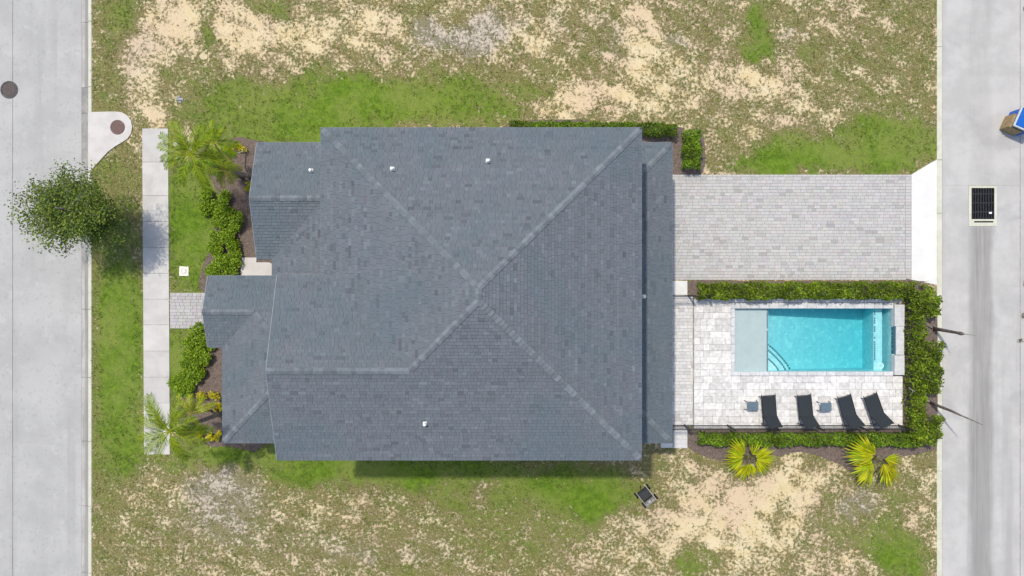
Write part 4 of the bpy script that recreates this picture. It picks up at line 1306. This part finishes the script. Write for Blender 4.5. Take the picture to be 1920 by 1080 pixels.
palmetto(1396, 850, [(1393,848,1.25,.62,17),(1383,853,1.1,.6,17),(1385,868,1.0,.60,17),(1396,884,.9,.55,15),(1413,886,.9,.5,15),(1424,872,1.1,.62,17),(1427,858,1.2,.62,17),(1421,850,1.25,.45,13),(1388,858,1.35,.5,13),(1430,866,1.3,.5,13),(1405,880,1.1,.4,11),(1378,862,.9,.6,13)],
         'yellow green fan palm with a ring of fronds, nearer the house')
palmetto(1634, 852, [(1629,850,1.3,.85,19),(1620,846,1.25,.8,17),(1634,858,1.35,.6,17),(1626,872,1.1,.6,15),(1622,885,1.0,.62,17),(1628,896,.9,.58,15),(1668,863,1.0,.58,15),(1668,890,1.0,.60,17),(1676,882,.9,.45,13),(1640,848,1.5,.55,13),(1615,856,1.2,.7,13),(1632,880,1.2,.5,13),(1662,876,1.1,.5,13)],
         'larger ragged yellow green fan palm nearer the alley')

# ------------------------------------------------------------------ street tree
def oak():
    b = T(208, 410); cc = G(130, 394, 3.25)
    r_ = empty('oak_tree', (b.x, b.y, 0), 'young dark green oak tree overhanging the street kerb', 'tree')
    top = cc + Vector((0, 0, .9))
    MB().tube([b, b.lerp(cc, .4)+Vector((.05,.03,0)), cc + Vector((0,0,-.3)), top], [.12,.10,.07,.03], 10).obj('trunk', M['bark'], r_, smooth=True)
    br = MB(); tips = []
    for k in range(46):
        az = 2*math.pi*k*.381966; f = rnd.uniform(.15, .95)
        s_ = b.lerp(top, .42 + .5*f)
        el = rnd.uniform(-.05, .75)
        L = rnd.uniform(1.1, 2.35) * (1.08 - .42*max(0, el))
        d = Vector((math.cos(az)*math.cos(el)*1.0, math.sin(az)*math.cos(el)*.86, math.sin(el)*.8))
        m_ = s_ + d*L*.5 + Vector((rnd.gauss(0,.1), rnd.gauss(0,.1), .08)); e = s_ + d*L
        br.tube([s_, m_, e], [.03,.018,.006], 5)
        tips += [(m_, .36), (e, .32), (s_.lerp(e, .75)+Vector((rnd.gauss(0,.15), rnd.gauss(0,.15), rnd.gauss(0,.1))), .34), (m_+Vector((rnd.gauss(0,.25), rnd.gauss(0,.25), .1)), .34)]
    # wisps reaching out north and west
    for (px, py, z) in ((118,312,3.1),(126,332,3.2),(140,345,3.0),(45,372,2.9),(32,398,3.0),(52,430,2.9),(90,462,2.8),(122,470,2.8),(150,352,3.1),(60,350,3.3),(212,385,2.3),(226,408,2.0),(205,430,2.2),(186,358,2.5),(198,402,2.7),(170,455,2.4),(218,422,1.9),(190,440,2.3)):
        e = G(px, py, z); s_ = b.lerp(top, .7)
        br.tube([s_, s_.lerp(e, .5)+Vector((0,0,.12)), e], [.025,.014,.004], 5)
        tips += [(e, .2), (s_.lerp(e, .85), .27), (s_.lerp(e, .7), .32)]
    br.obj('branches', M['bark'], r_)
    cents = []; cols = []
    for (p, rr) in tips:
        q_ = p - cc
        if math.sin(q_.x*2.3+1.0) * math.sin(q_.y*2.7+.4) + .5*math.sin(q_.z*3+q_.x*2) > .62: continue
        n = int(80 * (rr/.34)**1.5)
        q = np.array(p) + nrg.normal(size=(n, 3)) * rr * np.array((.80, .80, .5))
        shade = rnd.uniform(.6, 1.35)
        cents.append(q); cols.append(leafcols(n, (.048,.095,.013), (.225,.29,.040), jitter=.15, pw=1.2) * shade)
    foliage('crown', np.concatenate(cents), .054, np.concatenate(cols), r_, .5, .8)
oak()

# bare saplings at the alley edge
def sapling(pts, rad, label, extra=None):
    r_ = empty('bare_sapling', (pts[0].x, pts[0].y, 0), label, 'tree', 'leafless saplings in the east hedge')
    MB().tube(pts, rad, 9).obj('trunk', M['darkbark'], r_, smooth=True)
    for (a, b, r0, mat) in extra or []:
        MB().tube([a, a.lerp(b, .5) + Vector((0,0,.05)), b], [r0, r0*.7, r0*.4], 6).obj('branch', M[mat], r_)
sapling([G(1748,616), G(1770,619.5,.75), G(1795,624,1.65), G(1802,625.5,1.95), G(1806,626,2.1)], [.095,.08,.065,.09,.06],
        'leafless dark trunk with knobbed top, the upper of two at the alley',
        [(G(1805,626,2.08), G(1830,629,2.95), .022, 'palebark'), (G(1749,616,.1), G(1728,598,.5), .025, 'palebark'), (G(1749,617,.1), G(1733,632,.4), .02, 'bark')])
sapling([G(1742,753), G(1762,762,.6), G(1785,771,1.3), G(1802,779,1.9)], [.07,.07,.058,.045],
        'thin leaning leafless sapling, the lower of two at the alley',
        [(G(1801,778.5,1.88), G(1843,797,3.0), .04, 'bark'), (G(1742,753,.15), G(1704,727,1.15), .04, 'palebark'), (G(1712,733,.95), G(1704,742,1.05), .012, 'bark')])

# ------------------------------------------------------------------ loose things
c = G(1210, 928)
r_ = empty('garden_cart', (c.x, c.y, 0), 'small dark four wheeled garden cart standing on the sandy grass', 'cart', rz=R(-52))
tr = MB()
tr.box(-.40, .12, -.27, .27, .22, .25); tr.box(-.40, -.375, -.27, .27, .25, .42); tr.box(.095, .12, -.27, .27, .25, .42)
tr.box(-.375, .095, -.27, -.245, .25, .42); tr.box(-.375, .095, .245, .27, .25, .42)
tr.obj('tray', M['carttray'], r_, world=False)
MB().box(.122, .44, -.24, .24, .21, .26, ch=.01).obj('platform', M['cartgrey'], r_, world=False)
MB().box(.15, .30, -.16, .10, .26, .40, ch=.03).obj('motor_box', M['cartgrey'], r_, world=False)
MB().box(.20, .27, -.08, .02, .40, .45, ch=.015).obj('cap', M['palegrey'], r_, world=False)
fr = MB()
for y in (-.285, .285): fr.box(-.42, .45, y-.012, y+.012, .18, .22)
fr.box(.125, .15, -.27, .27, .261, .31); fr.box(.32, .34, -.23, .23, .261, .30)
fr.obj('frame', M['palegrey'], r_, world=False)
for x in (-.30, .31):
    sbar(MB(), (x, -.33, .14), (x, .33, .14), .018).obj('axle', M['black'], r_, world=False)
    for y in (-.36, .36):
        wh = MB().tube([(x, y-.045, .14), (x, y+.045, .14)], .14, 16).obj('wheel', M['rubber'], r_, world=False)
        sbar(MB(), (x, y-.05, .14), (x, y+.05, .14), .06, 10).obj('rim', M['cartgrey'], wh, world=False)
sbar(MB(), (-.44, .0, .22), (-.62, .10, .30), .018).obj('handle', M['black'], r_, world=False)

# utility box lids and litter
r_ = empty('irrigation_box', T(345, 508), 'square cream irrigation valve box lid set in the front lawn', 'valve box')
boxT(MB(), 336.3, 354.2, 499.5, 517.5, -.1, .03, ch=.012).obj('lid', M['cream'], r_)
ringm(MB(), T(345.3, 508.5), .10, .14, .02, .036).obj('ring', M['inlet'], r_)
disc(MB(), T(345.3, 508.5), .07, .02, .04, 16).obj('cap', M['white'], r_)
c = G(329, 271, .35)
r_ = empty('cleanout_pipe', (c.x, c.y, 0), 'white capped pipe standing under the north palm by the sidewalk', 'pipe')
MB().tube([(c.x, c.y, 0), (c.x, c.y, .3)], .07, 14).obj('pipe', M['white'], r_)
MB().tube([(c.x, c.y, .3), (c.x, c.y, .36), (c.x, c.y, .38)], [.115,.115,.09], 14).obj('cap', M['white'], r_)
c = T(337, 187)
mb = MB()
for k in range(7):
    a = rnd.uniform(0, 6.28); d = rnd.uniform(0, .16)
    p = c + Vector((math.cos(a)*d, math.sin(a)*d, 0)); s_ = rnd.uniform(.04,.09)
    mb.add([p+Vector((-s_,-s_*.6,.01)), p+Vector((s_,-s_*.5,.03)), p+Vector((s_*.8,s_,.06)), p+Vector((-s_*.7,s_*.8,.02)), p+Vector((0,0,.12))], [(0,1,4),(1,2,4),(2,3,4),(3,0,4)])
tag(mb.obj('crumpled_bag', M['palegrey']), 'crumpled pale plastic bag on the grass north of the sidewalk', 'litter')

# crate and blue tub by the alley
c = G(1905, 232, .5)
r_ = empty('plywood_crate', (c.x, c.y, .018), 'weathered tan plywood crate at the far right edge of the alley', 'crate', rz=R(-24))
for i in range(4):
    MB().box(-.36+i*.18+.006, -.36+(i+1)*.18-.006, -.34, .34, .62, .65, ch=.006).obj('plank', M['crate'], r_, world=False)
for (a, b_, c_, d) in ((-.36,-.335,-.34,.34), (.335,.36,-.34,.34), (-.334,.334,-.34,-.315), (-.334,.334,.315,.34)):
    MB().box(a, b_, c_, d, .0, .617).obj('side_panel', M['crate'], r_, world=False)
c = G(1926, 224, .9)
r_ = empty('blue_tub', (c.x, c.y, .018), 'bright blue plastic tub with pale rim beside the plywood crate', 'tub', rz=R(-24))
tb = MB(); tb.box(-.40, .40, -.45, .45, 0, .86, ch=.05); tb.obj('body', M['blue'], r_, world=False)
rm = MB()
for (a, b_, c_, d) in ((-.47,-.40,-.52,.52),(.40,.47,-.52,.52),(-.40,.40,-.52,-.45),(-.40,.40,.45,.52)): rm.box(a, b_, c_, d, .80, .88, ch=.012)
rm.obj('rim', M['palegrey'], r_, world=False)

# ------------------------------------------------------------------ grass and weeds (stuff)
RECTS = [(264,320,239,853),(1232,1760,325,527),(1232,1694,525,800),(1260,1290,798,842),(165,250,208,322),(318,490,547,618),(440,1235,290,806),(1700,1760,300,535),(150,173.5,-200,1300),(450,512,482,520),(1690,1758,525,842)]
def inside_poly(px, py, poly):
    ins = np.zeros(px.shape, bool); n = len(poly); j = n-1
    for i in range(n):
        xi, yi = poly[i][0], poly[i][1]; xj, yj = poly[j][0], poly[j][1]
        ins ^= ((yi > py) != (yj > py)) & (px < (xj-xi)*(py-yi)/((yj-yi) or 1e-9)+xi)
        j = i
    return ins
def hard(px, py):
    m = np.zeros(px.shape, bool)
    for (a, b_, c_, d) in RECTS: m |= (px > a) & (px < b_) & (py > c_) & (py < d)
    m &= ~((px > 165) & (px < 250) & (py > 208) & (py < 322) & ~inside_poly(px, py, pts_inlet))
    m &= ~((px > 1700) & (px < 1757) & (py > 295) & (py < 327.5 - (px-1708)*.6))
    for bpoly in BEDS.values(): m |= inside_poly(px, py, bpoly)
    return m
pts_inlet = pts if len(pts[0]) == 2 and pts[0][0] == 166 else [(166,210.5),(217,209.5),(239,216.5),(248.5,238),(240,260),(216,275),(190,299),(173,318),(166,320)]
def grass(name, N, label, hmin, hmax, wid, blades, sel, colf, spread):
    px = nrg.uniform(173.5, 1756, N); py = nrg.uniform(-60, 1140, N)
    F = fields(px, py)
    keep = ~hard(px, py) & sel(F, px, py)
    px, py, F = px[keep], py[keep], F[keep]
    n = len(px)
    base = np.column_stack([(px-960)/S, (540-py)/S, np.zeros(n)])
    base = np.repeat(base, blades, axis=0); Fb = np.repeat(F, blades, axis=0)
    m = len(base)
    base[:, :2] += nrg.normal(0, spread, (m, 2))
    az = nrg.uniform(0, 2*np.pi, m); hh = nrg.uniform(hmin, hmax, m); lean = nrg.uniform(.25, 1.3, m) * hh
    tip = base + np.column_stack([np.cos(az)*lean, np.sin(az)*lean, hh])
    sd = np.column_stack([-np.sin(az), np.cos(az), np.zeros(m)]) * (wid * nrg.uniform(.6, 1.4, m))[:, None]
    V = np.stack([base-sd, base+sd, tip], axis=1).reshape(-1, 3)
    cols = np.repeat(colf(Fb, m), 3, axis=0)
    o = link(name, npmesh(name, V, 3, M['blade'], cols))
    return tag(o, label, 'grass', kind='stuff')
def lushcol(F, m):
    t_ = np.clip(F[:, :1]*1.1 + nrg.normal(0, .2, (m, 1)), 0, 1)
    dry = leafcols(m, (.105,.108,.032), (.38,.335,.14)); gr = leafcols(m, (.08,.155,.012), (.22,.32,.035))
    return dry*(1-t_) + gr*t_
grass('lawn_grass', 130000, 'short green lawn grass around the house', .025, .06, .007, 2,
      lambda F, x, y: nrg.random(len(x)) < np.clip(F[:, 0]*1.3-.2, 0, 1)*(1-F[:, 1]), lushcol, .03)
grass('weed_tufts', 42000, 'scattered olive weed tufts on the sandy lots', .04, .13, .012, 5,
      lambda F, x, y: (nrg.random(len(x)) < np.clip((1-F[:, 1])*.95, 0.03, 1)) & (F[:, 0] < .85),
      lambda F, m: lushcol(np.clip(F*.9, 0, 1), m), .035)
